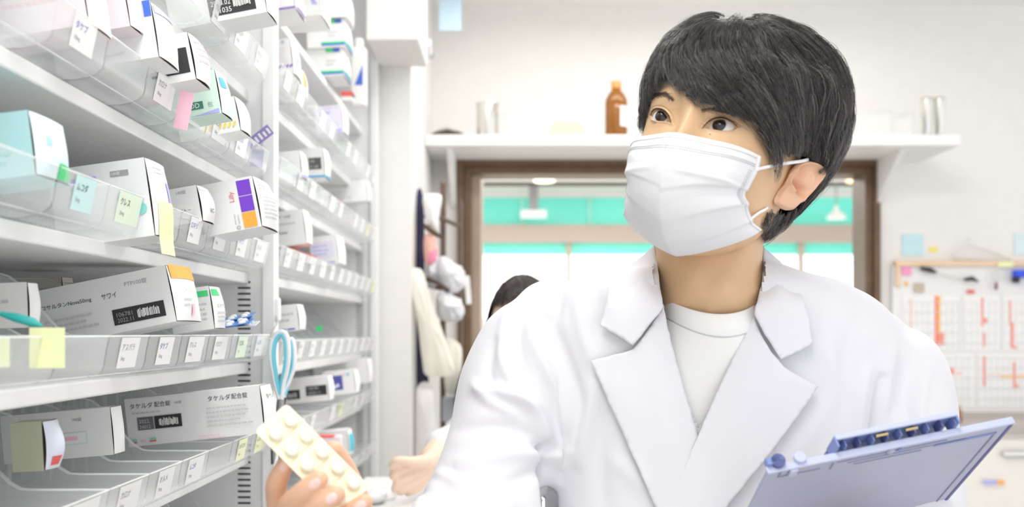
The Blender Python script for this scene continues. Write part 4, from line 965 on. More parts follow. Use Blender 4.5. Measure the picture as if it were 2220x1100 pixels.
def bars(x, y, w_, h, m):
    r = random.Random(int(x*1e4)); out = []; xx = x
    while xx < x+w_: q_ = r.uniform(.0004, .0014); out.append(('r', xx, y+r.uniform(0, h*.15), q_, h*r.uniform(.7, .95), m)); xx += q_+r.uniform(.0003, .0009)
    return out
NB = dict(group=None)
# near unit, upper trays
carton('medicine_box', 'white carton with black 2023.02 expiry block, highest in the near unit', (559, -78), 1.25, 11, .12, .060, .055,
    [('t', .038, .036, .011, INK, 'タケキャブ錠', .075)]+blk(.050, .0065, .058, .0215, ['2023.02', '471035'])+bars(.081, .013, .022, .010, PAPER)+[('t', .050, -.002+.001, .0035, INK, '20mg', .02)])
carton('medicine_box', 'blurred pale pink carton at the top left edge of the shelves', (262, -58), .95, 10, .10, .050, .05, [('l', .02, .04, .06, 3, .008, CPNK), ('r', .06, .004, .02, .006, CPNK)], m=CPKB, em=CPKB)
carton('medicine_box', 'blurred pale pink carton farther left at the top edge', (170, -75), .86, 10, .10, .050, .05, [('l', .02, .04, .06, 3, .008, CPNK)], m=CPKB, em=CPKB)
carton('medicine_box', 'white carton with blue band on top in the upper near trays', (325, 3), .98, 9, .10, .054, .060,
    [('r', .010, .040, .0895, .0155, CBLUE), ('t', .03, .048, .0055, PAPER, '10 錠 IRD', .05), ('t', .04, .042, .0045, PAPER, '100錠', .03), ('t', .05, .006, .004, INKL, '2x5 000', .03)], [('r', .002, .044, .05, .008, CLIL)], bulge=.008)
carton('medicine_box', 'white carton with thick black corner stripe beside the blue banded carton', (405, 69), 1.06, 11, .085, .050, .050,
    [('r', .040, .008, .041, .0045, INK), ('r', .0695, .0125, .0115, .022, INK), ('t', .066, .039, .007, CRED, '回', .006), ('l', .01, .038, .04, 3, .006, INKL)], [('l', .006, .04, .03, 4, .007, CPNK)], bulge=.010)
carton('medicine_box', 'pale green carton marked OD in the upper near trays', (464, 150), 1.14, 10, .085, .050, .045,
    [('r', .048, .0085, .018, .0085, col('print dark green', (.05, .22, .16))), ('t', .0505, .0101, .0054, PAPER, 'OD', .013), ('t', .071, .009, .006, INKG, '包', .006), ('p', [(.045, .001), (.083, .001), (.083, .006), (.06, .002)], CLIL), ('r', .0, .022, .03, .008, CPNK), ('t', .030, .010, .006, CBLUE, 'プラバ', .016)], [('r', .004, .03, .012, .012, CSKY)], m=CPG, em=col('mint card', (.74, .90, .86)), bulge=.007)
carton('medicine_box', 'white carton with yellow hatching at its foot, end of upper near trays', (507, 208), 1.25, 11, .075, .043, .05,
    [('p', [(.030+i*.006, .006), (.033+i*.006, .006), (.036+i*.006, .012), (.033+i*.006, .012)], CYEL) for i in range(7)]+[('l', .02, .03, .04, 2, .006, INKL)], [], bulge=.008)
b = MB(); c = P(563, 298, 1.46); RT = Matrix.Rotation(math.radians(-38), 4, 'Y'); MM = Matrix.Translation((0, 0, 0))@RT
VIOL = col('violet foil', (.30, .24, .55), .35)
t = thing('pill_strip', 'short violet foil pill strip poking out of the end tray near the post', 'pill strip', c)
b.box((-.020, -.0008, -.008), (.020, .0008, .008), VIOL, MM); b.build('foil', t)
b = MB()
for i in range(5): b.box((-.014+i*.007, -.0012, -.005), (-.0105+i*.007, -.0009, .003+.001*(i % 3)), PAPER, MM)
b.build('print', t)
c = P(557, 343, 1.475); b = MB()
cc = thing('name_card', 'violet name card on the tray nearest the post, upper near shelf', 'card', c); b.box((-.009, -.0004, -.013), (.009, .0004, .013), VIOL, Matrix.Rotation(.15, 4, 'Y')); b.build('card', cc); b = MB(); b.text('ネキシ', Vector((-.007, -.0007, .001)), X, Zv, 0, 0, .006, PAPER, .014); b.text('ウム', Vector((-.007, -.0007, -.008)), X, Zv, 0, 0, .006, PAPER, .010); b.build('lettering', cc)
b = MB(); c = P(400, 238, 1.075); cc = thing('tag', 'bright pink tag clipped on the tray under the OD carton', 'tag', c); b.box((-.008, -.0005, -.021), (.007, .0005, .019), CPNK, Matrix.Rotation(.2, 4, 'Y')); b.build('card', cc)
# near unit, middle trays
carton('medicine_box', 'aqua carton with green tag at the left edge of the photo', (60, 238), .775, 7, .10, .050, .060, [('t', .045, .040, .0045, INKG, '2x50錠', .03), ('l', .03, .024, .06, 3, .007, CTEAL)], [('t', .012, .024, .008, CTEAL, '錠', .02), ('r', .030, .001, .024, .012, CGRN)], m=CAQ, em=col('pale aqua card', (.72, .87, .90)), bulge=.008)
carton('medicine_box', 'grey white carton with two teal discs and a lemon tag', (312, 341), .99, 8, .095, .077, .055,
    [('r', .060, .062, .018, .0055, INKG), ('t', .061, .0632, .0035, PAPER, '100錠', .016), ('r', .018, .060, .028, .005, CLIL), ('t', .02, .051, .004, INKG, 'テルミ', .02)]+[('p', [(cx+.0085*math.cos(a), cy+.0065*math.sin(a)) for a in np.linspace(0, 2*math.pi, 20)[:-1]], CTEAL) for cx, cy in ((.073, .040), (.083, .028))], [('l', .01, .068, .02, 2, .005, INKL), ('r', .028, .035, .008, .020, CLIL), ('r', .006, -.018, .040, .052, CLEM)], bulge=.009)
carton('medicine_box', 'small white carton marked 100 beside the purple square carton', (425, 401), 1.16, 10, .036, .042, .045, [('t', .012, .034, .0045, INKG, '100錠', .014), ('p', [(.004, .010), (.022, .004), (.030, .018), (.012, .024)], PAPER), ('t', .008, .013, .004, INK, 'リピトー', .018, 0)], [('r', .002, .036, .014, .004, CVIO), ('t', .012, .010, .005, INK, 'VC-', .02)], bulge=.010)
T_ = carton('medicine_box', 'grey white carton with two purple squares and one orange square', (546, 381), 1.22, 11, .115, .062, .085,
    [('r', .0945, .0405, .0165, .0185, CPUR), ('r', .0945, .0210, .0165, .0185, CPUR), ('r', .0945, .0015, .0165, .0185, CORA), ('t', .0905, .035, .0075, CRED, 'Lilly', .019, 1), ('t', .0868, .008, .0026, INKG, 'Boehringer', .0017*10, 1), ('t', .0912, .008, .0026, INKG, 'Ingelheim', .0017*10, 1), ('t', .0855, .001, .005, INKG, '◎', .005), ('t', .048, -.0+.003, .005, INK, 'JAR', .01, 1)],
    [('l', .008, .055, .035, 3, .004, INKL), ('l', .008, .036, .045, 6, .005, INKL)], bulge=.012)
# near unit, third trays
carton('medicine_box', 'long white carton with black expiry block and orange end top', (358, 575), 1.063, 11.5, .142, .060, .085,
    [('t', .096, .046, .0055, INKG, 'PTP100錠', .027), ('t', .006, .037, .0060, INK, 'ロサルタンNova50mg', .060), ('t', .070, .037, .0060, INK, 'サワイ', .016)]+[('r', .078, .008, .055, .0165, INK), ('t', .082, .016, .0045, INKG, '106781', .017), ('t', .082, .010, .0045, INKG, '2022.11', .017)]+bars(.104, .011, .024, .010, PAPER)+[('l', .008, .024, .06, 3, .006, INKL)], [('r', .004, .046, .076, .0155, CORA), ('t', .02, .030, .006, INKL, 'ロサル-50', .04), ('l', .02, .022, .03, 2, .006, INKL), ('r', .04, .006, .008, .012, CPNK)], bulge=.008)
carton('medicine_box', 'small white carton with green corner label behind the orange ended carton', (452, 620), 1.22, 8, .05, .052, .045, [('r', .028, .040, .020, .007, CGRN), ('l', .02, .03, .026, 4, .006, INKL)], [('r', .002, .040, .016, .008, CGRN), ('t', .006, .025, .005, INKG, 'エナラプ', .03), ('l', .006, .018, .03, 3, .005, INKL)], bulge=.008)
PKB = col('blue foil', (.05, .22, .62), .3)
for i, (x, y, a, dy) in enumerate(((468, 702, 8, 0), (476, 696, 11, .008), (482, 708, 5, -.010), (470, 709, 10, -.018))):
    c = P(x, y, 1.30+dy); t = thing('pill_strip', 'blue and silver pill strip, %s of the fanned pile on the third trays' % ['second', 'uppermost', 'farthest right', 'lowest'][i], 'pill strip', c, group='blue pill strips fanned on the third trays')
    R_ = Matrix.Rotation(math.radians(-a), 4, 'Y')@Matrix.Rotation(math.radians(12), 4, 'X'); b = MB(); b.box((-.045, -.014, -.0005), (.045, .014, .0005), PKB if i != 2 else col('silver foil', (.7, .72, .76), .25), R_); b.build('foil', t)
    b = MB()
    for k in range(5):
        for s in (-1, 1): b.lathe([(.0048, 0), (.0042, .002), (.0022, .0030), (.0001, .0031)], PILL, R_@Vector((-.034+k*.017, s*.0065, .0005)), 10, R_.to_3x3())
    b.build('tablet_row', t, True); t.children[-1]['kind'] = 'stuff'
carton('medicine_box', 'cream carton just behind the long orange ended carton', (133, 600), 1.2, 3, .05, .045, .03, [('l', .01, .03, .03, 3, .008, INKL)], m=CBEI, em=CBEI)
carton('medicine_box', 'blurred white carton at far left of the third trays', (58, 612), .90, 2, .06, .040, .02, [('l', .01, .03, .03, 2, .008, INKL)], m=PAPER, em=PAPER)
b = MB(); c = P(50, 697, .80); t = thing('medicine_pouch', 'small dark teal pouch end behind the lemon tag, far left', 'pouch', c); b.tube([(-.018, 0, .006), (-.006, 0, .003), (.008, 0, -.001), (.015, 0, -.004)], [(.002, .0015), (.004, .003), (.004, .003), (.001, .001)], col('dark teal', (.02, .38, .36)), 10); b.build('pouch', t, True)
for (x, y, Y, w_, h, nm) in ((102, 755, .776, .027, .031, 'large lemon tag on the third trays at far left'), (3, 765, .745, .012, .022, 'lemon tag cut off by the left edge of the photo')):
    b = MB(); c = P(x, y, Y); t = thing('tag', nm, 'tag', c); b.box((-w_/2, -.0005, -h/2), (w_/2, .0005, h/2), CLEM); b.build('card', t, bevel=.0003)
# near unit, fourth trays
carton('medicine_box', 'long white carton with katakana title and small black block, lowest shelf', (562, 836), 1.27, 6, .170, .060, .055,
    [('t', .006, .0465, .0068, INK, 'タケルダ', .030), ('t', .037, .0465, .0068, INK, '配合錠', .020), ('t', .062, .0478, .0038, INKG, '100錠', .012), ('t', .104, .0465, .0068, INK, 'タケルダ', .029), ('t', .134, .0465, .0068, INK, '配合錠', .020), ('l', .008, .040, .04, 1, .005, INKL),
     ('r', .014, .0195, .020, .016, col('slate print', (.14, .14, .17))), ('t', .016, .028, .0045, INKL, '2022.', .014), ('t', .016, .021, .0045, INKL, '24012', .014), ('r', .0355, .0195, .034, .016, INK)]+bars(.041, .0225, .024, .010, PAPER)+
    [('r', .004, .006, .008, .003, CTEAL), ('r', .004, .004, .008, .002, CRED), ('r', .028, .006, .008, .003, CTEAL), ('r', .028, .004, .008, .002, CRED), ('r', .0165, .005, .0065, .002, CPNK), ('l', .102, .037, .058, 5, .0055, INKL), ('l', .088, .004, .035, 2, .003, CPNK)],
    [('t', .008, .042, .007, INK, 'タケルダ', .035), ('r', .02, .016, .012, .0006, INK), ('r', .032, .008, .0006, .0085, INK)], bulge=.010)
carton('medicine_box', 'blurred grey carton with pink oval mark at lower left', (238, 883), 1.06, 5, .115, .050, .03, [('r', .055, .014, .034, .013, col('oval line', (.62, .76, .72))), ('r', .056, .015, .032, .011, PAPERG), ('r', .063, .0185, .016, .004, CPNK), ('t', .012, .036, .006, INKG, 'ムコスタ', .025), ('t', .075, .038, .004, INKG, '100錠', .015)], [], bulge=.005)
carton('medicine_box', 'olive wrapped packet with a pale curved end, bottom left', (90, 914), .90, 3, .028, .044, .03, [], [('r', .004, .004, .010, .008, CRED)], m=COLV, em=col('lavender card', (.74, .78, .9)), bulge=.012)
# far unit
FB = [
 ('white carton with blue corner mark on the far unit top shelf', (691, -38), 1.88, 4, .10, .060, .10, [('p', [(.085, .02), (.095, .02), (.088, .034), (.082, .034)], CLIL), ('r', .02, .05, .05, .005, CVIO)], [('r', .02, .02, .02, .01, CLIL)], PAPER, PAPER),
 ('white carton with violet edge beside the post at the top', (632, -40), 1.66, 8, .08, .045, .08, [('r', .04, .001, .04, .004, col('violet edge', (.3, .2, .5)))], [('r', .004, .002, .06, .004, M['violet edge'])], PAPER, PAPER),
 ('green and blue banded carton, lowest of the far top pile', (741, 104), 2.17, 3, .08, .058, .10, [('r', .045, .050, .016, .008, CGRN), ('r', .061, .050, .014, .008, CBLUE), ('r', .03, .007, .05, .004, CGRN), ('r', .03, .003, .05, .004, CBLUE), ('l', .045, .03, .02, 2, .008, INKL)], [('r', .002, .007, .10, .004, CGRN), ('r', .002, .003, .10, .004, CBLUE)], PAPER, PAPER),
 ('green and blue banded carton, middle of the far top pile', (745, 41), 2.16, 3, .08, .058, .10, [('r', .045, .050, .016, .008, CGRN), ('r', .061, .050, .014, .008, CBLUE), ('r', .03, .007, .05, .004, CGRN), ('r', .03, .003, .05, .004, CBLUE), ('l', .045, .03, .02, 2, .008, INKL)], [('r', .002, .007, .10, .004, CGRN), ('r', .002, .003, .10, .004, CBLUE)], PAPER, PAPER),
 ('pale lilac fronted carton, uppermost of the far top pile', (748, -24), 2.15, 3, .08, .058, .10, [('r', .035, .012, .04, .03, CVIO)], [], PAPER, PAPER),
 ('white carton with purple hatching just past the post', (628, 83), 1.68, 6, .06, .058, .06, [('p', [(.030+i*.006, .010), (.033+i*.006, .010), (.037+i*.006, .015), (.034+i*.006, .015)], CPUR) for i in range(5)]+[('t', .045, .050, .005, CPUR, 'O', .005), ('l', .04, .04, .014, 4, .007, CPKB)], [('r', .01, .02, .02, .006, CPNK)], PAPER, PAPER),
 ('small white carton with orange label past the purple hatched one', (648, 146), 1.77, 6, .04, .048, .05, [], [('r', .008, .016, .010, .024, CORA), ('r', .008, .004, .012, .008, CSKY)], PAPER, PAPER),
 ('pale violet carton on the second far shelf', (739, 227), 2.10, 5, .055, .056, .07, [('t', .006, .047, .006, INKG, 'メインテート', .042), ('r', .01, .040, .022, .003, CLIL), ('t', .008, .012, .008, INKG, '○', .008), ('t', .040, .014, .008, INKG, '∴', .008), ('r', .038, .002, .014, .005, CLIL)], [], CVIO, PAPER),
 ('white carton with pale green lines, third far shelf', (649, 326), 1.72, 5, .06, .046, .05, [('r', .018, .026, .03, .0015, CPG), ('r', .018, .012, .034, .0015, CPG), ('r', .044, .002, .012, .003, CLIL)], [('r', .002, .002, .03, .003, CLIL)], PAPER, PAPER),
 ('white carton with black block and blue foot line, third far shelf', (700, 320), 1.90, 4, .045, .056, .055, [('r', .016, .016, .024, .022, col('dark label', (.10, .10, .10))), ('t', .018, .029, .005, INKL, '100', .010), ('t', .018, .019, .005, INKL, '21.68', .016), ('r', .0, .001, .045, .0035, CSKY)], [('r', .001, .001, .052, .0035, CSKY)], PAPER, PAPER),
 ('wide white carton at the far end of the third shelf', (794, 388), 2.50, 4, .115, .054, .05, [('t', .010, .036, .009, INKG, 'レバミピド錠', .085), ('l', .02, .024, .06, 3, .007, INKL), ('r', .045, .004, .008, .005, CPNK)], [], PAPER, PAPER),
 ('white carton marked PTP 100 past the post, fourth far shelf', (655, 453), 1.76, 7, .065, .060, .055, [('t', .018, .047, .0055, INKG, 'PTP 100錠', .034), ('l', .02, .036, .03, 1, .007, INKL), ('t', .010, .020, .0045, INK, 'Ar Tamer', .026)], [], PAPER, PAPER),
 ('white carton with soft blue label, fourth far shelf', (728, 509), 2.05, 6, .055, .058, .09, [('r', .002, .014, .046, .032, CVIO), ('l', .006, .036, .03, 3, .008, CLIL), ('r', .026, .002, .022, .003, CLIL)], [], PAPER, PAPER),
 ('white carton with blue dotted foot beside the hook', (643, 659), 1.70, 6, .045, .044, .05, [('r', .014, .0015, .010, .0025, CLIL), ('r', .026, .0015, .012, .0025, CBLUE), ('l', .008, .026, .026, 2, .010, INKL)], [('r', .008, .026, .014, .008, CVIO)], PAPER, PAPER),
 ('white carton with two black blocks behind the scissors', (709, 815), 1.95, 5, .085, .048, .05, [('r', .004, .008, .026, .018, INK), ('r', .042, .012, .040, .019, INK), ('t', .046, .0235, .0055, INKL, '106781', .026), ('t', .046, .0145, .0055, INKL, '2022.11', .028)]+bars(.007, .011, .018, .010, INKL), [], PAPER, PAPER),
 ('white carton with navy square picture, sixth far shelf', (766, 801), 2.12, 6, .065, .050, .05, [('r', .014, .010, .026, .030, col('navy print', (.10, .10, .42))), ('p', [(.016, .016), (.030, .024), (.034, .018), (.022, .013)], CVIO), ('t', .042, .038, .005, CPNK, '●', .005), ('t', .050, .038, .005, CSKY, '●', .005)], [], PAPER, PAPER),
 ('big white carton at the far end of the sixth shelf', (795, 777), 2.46, 4, .13, .060, .07, [('l', .02, .046, .07, 3, .009, INKL)], [], PAPER, PAPER),
 ('white carton with teal band on the lowest far shelf', (752, 932), 2.05, 5, .085, .052, .05, [('r', .006, .018, .055, .009, CSKY), ('t', .064, .038, .006, CPNK, '●', .005)], [('r', .004, .006, .03, .036, col('teal disc', (.05, .55, .68)))], PAPER, PAPER),
]
for lb, TRp, Y, ti, L, H_, W, pr, en, m1, m2 in FB: carton('medicine_box', lb, TRp, Y, ti, L, H_, W, pr, en, m1, m2, bulge=.007)
# slim white plastic bottle
t = thing('medicine_bottle', 'slim white plastic bottle with blue wedge on the far top shelf', 'bottle', P(778, 232, 2.5)); b = MB()
b.box((-.020, -.016, 0), (.020, .016, .145), PAPER); b.build('bottle_body', t, bevel=.006, seg=3); b = MB(); b.lathe([(.012, .14), (.012, .165), (.010, .168)], PAPER, (0, 0, 0), 16); b.build('cap', t, True, ang=40)
b = MB(); b.add([(-.008, -.0165, .05), (.012, -.0165, .05), (.012, -.0165, .10)], [(0, 1, 2)], CBLUE); b.build('label', t)
t = thing('medicine_box', 'tiny red topped carton beside the slim white bottle', 'box', P(755, 218, 2.42)); b = MB(); b.box((-.018, 0, 0), (.010, .03, .018), PAPER); b.box((-.018, -.0005, .010), (.010, .03, .022), CRED); b.build('carton', t)
b = MB(); c = P(640, 548, 1.78); t = thing('medicine_pouch', 'white pouch edged red and yellow in the fourth far trays', 'pouch', c); b.box((-.03, 0, -.01), (.03, .05, .004), PAPER, Matrix.Rotation(.35, 4, 'Y')); b.box((-.03, -.0006, .004), (.03, .05, .006), CRED, Matrix.Rotation(.35, 4, 'Y')); b.box((-.03, -.001, .006), (-.015, .05, .008), CYEL, Matrix.Rotation(.35, 4, 'Y')); b.build('pouch', t, bevel=.001)
b = MB(); c = P(712, 952, 1.9); t = thing('medicine_pouch', 'clear pouch with pink print behind the fingers', 'pouch', c); b.box((-.022, 0, -.02), (.022, .03, .005), CPKB); b.box((-.022, -.0006, .0), (.012, .03, .0056), CRED); b.build('pouch', t, bevel=.003)
b = MB(); c = P(692, 712, 1.95); t = thing('tag', 'tiny green tag in the tray beside the hook', 'tag', c); b.box((-.006, 0, -.006), (.006, .001, .004), CGRN); b.build('card', t)

# ------------------------------------------------------------------ hook and scissors
t = thing('adhesive_hook', 'white adhesive hook stuck on the shelving post', 'hook', P(600, 672, 1.535)); b = MB()
b.box((-.006, -.010, -.019), (.0065, .004, .019), STEEL); b.build('hook_plate', t, bevel=.005, seg=4)
b = MB(); b.tube([(.002, -.012, -.010), (.004, -.016, -.022), (-.002, -.022, -.034), (-.004, -.026, -.044), (.004, -.030, -.050), (.012, -.032, -.046), (.016, -.032, -.036)], .0011, mat('chrome', (.8, .8, .82), .15, metal=1), 8); b.build('wire', t, True)
SW = mat('white grip', (.84, .85, .88), .3); SA = mat('aqua grip', (.18, .66, .80), .4); SSTEEL = mat('scissor steel', (.45, .45, .47), .25, metal=1)
YS = 1.485; t = thing('scissors', 'scissors with white and aqua handles hanging from the hook', 'scissors', P(610, 720, YS))
def Ls(x, y, d=0): return P(x, y, YS)-P(610, 720, YS)+Vector((0, d, 0))
for k, (pts, inner, d) in enumerate((([(606, 866), (598, 838), (593, 812), (588, 780), (589, 750), (597, 728), (610, 720), (620, 726), (625, 746), (626, 775), (622, 805), (614, 835), (610, 866)], 0, 0), ([(610, 866), (618, 828), (623, 800), (624, 770), (625, 745), (630, 735), (635, 746), (637, 770), (636, 795), (630, 815), (620, 840), (612, 866)], 1, .006))):
    cp = catmull(pts, 5); b = MB(); b.tube([Ls(x, y, d) for x, y in cp], [(.0052, .0036)]*len(cp) if k == 0 else [(.0045, .003)]*len(cp), SW, 10, flat=(0, 1, 0)); b.build('handle', t, True)
    cx, cy = cp.mean(0); b = MB(); cq = np.array([[cx, cy-10]])+(cp-np.array([[cx, cy-10]]))*np.array([[.74, .90]]); b.tube([Ls(x, y, d-.001) for x, y in cq], .0040 if k == 0 else .0032, SA, 8); b.build('grip', t, True)
b = MB(); b.tube([Ls(609, 862), Ls(606, 900), Ls(598, 960), Ls(593, 1008)], [(.001, .0055), (.001, .006), (.001, .0045), (.0006, .0012)], SSTEEL, 8, flat=(0, 1, 0)); b.build('blade', t, True, ang=40)
b = MB(); b.tube([Ls(612, 862, .003), Ls(604, 900, .003), Ls(592, 960, .003), Ls(588, 1008, .003)], [(.001, .0055), (.001, .006), (.001, .0045), (.0006, .0012)], SLOT, 8, flat=(0, 1, 0)); b.build('blade', t, True, ang=40)
# ------------------------------------------------------------------ things on the wall shelf
YS2 = 3.245; ZT = SZ
def on(px, Y=YS2): return Vector((P(px, 0, Y)[0], Y, ZT))
AMB = mat('amber glass', (.36, .13, .012), .08, .6, trans=.3); CAPO = mat('orange cap', (.82, .30, .08), .4)
t = thing('glass_bottle', 'amber glass bottle with orange cap on the wall shelf', 'bottle', on(1336)); b = MB()
b.lathe([(.033, .0), (.036, .004), (.036, .11), (.034, .122), (.024, .140), (.0145, .150), (.0135, .158)], AMB, (0, 0, 0), 28); b.build('bottle_body', t, True, ang=60)
b = MB(); b.lathe([(.0165, .155), (.0165, .176), (.015, .178)], CAPO, (0, 0, 0), 20); b.build('cap', t, True, ang=40)
b = MB(); a0 = math.radians(-75); G = [[Vector((.0366*math.cos(a), .0366*math.sin(a), z)) for z in (.030, .095)] for a in np.linspace(a0, a0+1.2, 9)]; b.grid(G, PAPER); b.build('painted_highlight', t, True)  # white patch painting the bright background highlight on the amber glass
CHR = mat('brushed steel', (.72, .70, .66), .18, metal=1)
def can(px, r, h, lb, tilt=0):
    t = thing('steel_canister', lb, 'canister', on(px)); b = MB(); b.lathe([(r*.98, 0), (r, .002), (r, h), (r-.003, h), (r-.003, .004)], CHR, (0, 0, 0), 28); b.build('can_body', t, True, ang=40); b = MB(); b.lathe([(r+.0015, h-.006), (r+.002, h-.003), (r+.0015, h)], CHR, (0, 0, 0), 28); b.build('rim', t, True); return t
can(1057, .036, .108, 'shiny steel canister on the left of the wall shelf')
for px, lb in ((2009, 'left one of two slim steel cups at the right shelf end'), (2037, 'right one of two slim steel cups at the right shelf end')):
    t = thing('steel_cup', lb, 'cup', on(px), group='slim steel cups on the wall shelf'); b = MB(); b.lathe([(.014, 0), (.015, .002), (.018, .125), (.0165, .125), (.0135, .004)], CHR, (0, 0, 0), 22); b.build('cup_body', t, True, ang=40); b = MB(); b.lathe([(.018, .121), (.0195, .123), (.018, .126)], CHR, (0, 0, 0), 22); b.build('rim', t, True)
t = thing('cap_pile', 'crumpled dark cloth bundle at the left end of the wall shelf', 'cloth', on(971)); b = MB(); b.tube([(-.052, 0, .006), (-.03, .0, .012), (0, .01, .015), (.03, 0, .012), (.05, 0, .006)], [(.010, .006), (.02, .012), (.022, .015), (.018, .012), (.008, .005)], col('dark cloth', (.13, .08, .07)), 12, flat=(0, 1, 0)); b.build('cloth', t, True, subsurf=1); b = MB(); b.tube([(-.03, -.015, .02), (0, -.02, .027), (.03, -.015, .018)], [(.006, .004), (.012, .006), (.006, .004)], col('grey cloth', (.6, .58, .56)), 10, flat=(0, 1, 0)); b.build('fold', t, True)
t = thing('tissue_box', 'cream box with blue tissue pack on top, wall shelf', 'box', on(1230)); b = MB(); b.add([(-.062, -.03, 0), (.058, -.03, 0), (.058, .05, 0), (-.062, .05, 0), (-.045, -.025, .04), (.045, -.025, .04), (.045, .045, .04), (-.045, .045, .04)], [(0, 3, 2, 1), (4, 5, 6, 7), (0, 1, 5, 4), (1, 2, 6, 5), (2, 3, 7, 6), (3, 0, 4, 7)], col('buff card', (.82, .66, .42))); b.build('carton', t, bevel=.004)
t = thing('tissue_pack', 'pale blue wrapped pack lying on the cream box', 'packet', on(1232)+Vector((0, 0, .0405))); b = MB(); b.tube([(-.045, .01, .009), (-.03, .01, .009), (.03, .01, .009), (.042, .01, .009)], [(.012, .003), (.02, .009), (.02, .009), (.012, .003)], col('pale blue film', (.72, .80, .90)), 14, flat=(0, 1, 0)); b.build('wrap', t, True)
GLS = clearmat('clear glass', (.95, .96, .96), .10, .45)
for px, r, h, lb in ((1110, .028, .075, 'clear glass beaker right of the steel canister'), (1188, .022, .055, 'clear glass beaker left of the cream box'), (1896, .05, .075, 'large clear dish beside the head on the wall shelf'), (1955, .035, .065, 'clear beaker left of the steel cups')):
    t = thing('glass_beaker', lb, 'beaker', on(px), group='clear glassware on the wall shelf'); b = MB(); b.lathe([(r, 0), (r, h), (r*1.06, h+.003)], GLS, (0, 0, 0), 24); b.build('glass', t, True, ang=50)
# ------------------------------------------------------------------ whiteboard
YW = YB-.02
def wb(px, py): return P(px, py, YW)
t = thing('whiteboard', 'white notice board covered with charts right of the window', 'board', wb(2080, 895)); O = wb(2080, 895)
def lb_(px, py, d=0): return P(px, py, YW)-O+Vector((0, -d, 0))
WBM = mat('board white', (.84, .83, .83), .35); RAIL = mat('light wood rail', (.84, .62, .44), .5)
b = MB(); a, c = lb_(1935, 895), lb_(2420, 578); b.box((a.x, 0, a.z), (c.x, .018, c.z), WBM); b.build('panel', t)
b = MB(); a, c = lb_(1940, 578), lb_(2420, 566); b.box((a.x, -.012, a.z), (c.x, .018, c.z), RAIL); b.build('rail', t, bevel=.002)
b = MB(); a, c = lb_(1940, 622), lb_(1950, 578); b.box((a.x, -.012, a.z), (c.x, 0, c.z), RAIL); b.build('side_rail', t, bevel=.002)
b = MB(); a, c = lb_(1935, 905), lb_(2420, 893); b.box((a.x, -.02, a.z), (c.x, .018, c.z), mat('board foot', (.55, .50, .48), .5)); b.build('tray_rail', t)
SRED = col('chart red', (.90, .25, .16)); SORG = col('chart orange', (.95, .52, .12)); SPNK = col('chart salmon', (.92, .55, .48))
def sheet_(px0, py0, px1, py1, lab, marks):
    o = P((px0+px1)/2, py1, YW-.002); s = thing('chart_sheet', lab, 'chart', o, group='chart sheets on the notice board'); b = MB(); a = P(px0, py1, YW-.002)-o; c = P(px1, py0, YW-.002)-o; b.box((a.x, -.0008, a.z), (c.x, .0008, c.z), PAPER)
    k = 0
    for (x0, y0, x1, y1, m_) in marks:
        k += 1; a = P(x0, y1, YW-.002)-o; c = P(x1, y0, YW-.002)-o; b.box((a.x, -.0012-.0001*k, a.z), (c.x, -.0009, c.z), m_)
    b.build('sheet', s)
GRID = col('chart grid', (.74, .74, .76))
def grd(x0, y0, x1, y1): return [(x, y0, x+1.2, y1, GRID) for x in np.arange(x0, x1, 13)]+[(x0, y, x1, y+1.2, GRID) for y in np.arange(y0, y1, 22)]
sheet_(1955, 640, 2080, 762, 'upper left chart with a broad red and orange bar', [(1972, 648, 1977, 715, SPNK), (2026, 642, 2033, 748, SRED), (2033, 642, 2039, 748, SORG), (2026, 722, 2046, 748, SRED), (1960, 750, 2075, 751, GRID)]+grd(1960, 655, 2078, 760))
sheet_(2088, 640, 2168, 762, 'upper middle chart with one thin red bar', [(2127, 646, 2132, 708, SRED), (2130, 690, 2140, 702, SRED), (2130, 722, 2136, 752, SRED)]+grd(2092, 655, 2166, 760))
sheet_(2172, 640, 2300, 762, 'upper right chart with a bent red bar', [(2187, 652, 2192, 705, SRED), (2191, 700, 2197, 755, SRED), (2196, 752, 2206, 757, SRED)]+grd(2176, 655, 2298, 760))
sheet_(1990, 768, 2112, 885, 'lower left chart with an orange stub and red line', [(2033, 778, 2040, 806, SORG), (2040, 808, 2085, 812, SPNK), (2060, 798, 2067, 812, SRED), (2043, 815, 2048, 825, SRED)]+grd(1994, 775, 2110, 882))
sheet_(2118, 768, 2300, 885, 'lower right chart with two red bars joined by a yellow line', [(2131, 773, 2137, 838, SRED), (2137, 812, 2170, 815, SPNK), (2170, 814, 2298, 820, SORG), (2196, 786, 2202, 842, SRED), (2202, 834, 2208, 840, SRED)]+grd(2122, 775, 2298, 882))
def note(px0, py0, px1, py1, m_, lab, Y=YW-.006, nm='sticky_note'):
    o = P((px0+px1)/2, (py0+py1)/2, Y); b = MB(); a = P(px0, py1, Y)-o; c = P(px1, py0, Y)-o; b.box((a.x, 0, a.z), (c.x, .002, c.z), m_); ob = b.build(nm); ob.location = o; tag(ob, lab, 'note', 'paper notes and magnets around the notice board')
YWL = YB-.003
note(1956, 508, 2003, 555, col('aqua note', (.58, .80, .86)), 'aqua paper note on the wall left of the hanger', YWL)
note(2199, 505, 2250, 553, col('pale blue note', (.70, .82, .88)), 'pale blue note on the wall at the right photo edge', YWL)
note(2015, 536, 2033, 547, col('yellow note', (.92, .82, .20)), 'small yellow note on the wall above the board', YWL)
note(2164, 568, 2197, 579, CLEM, 'lemon note on the board rail', YB-.036)
note(1956, 576, 1976, 597, col('hot pink note', (.92, .35, .60)), 'hot pink note at the top left of the board')
note(1962, 610, 1969, 620, SORG, 'tiny orange note below the pink note')
note(1982, 614, 2004, 634, col('taupe note', (.56, .47, .36)), 'square taupe note on the board')
note(2097, 629, 2113, 637, CRED, 'small red magnet strip on the board')
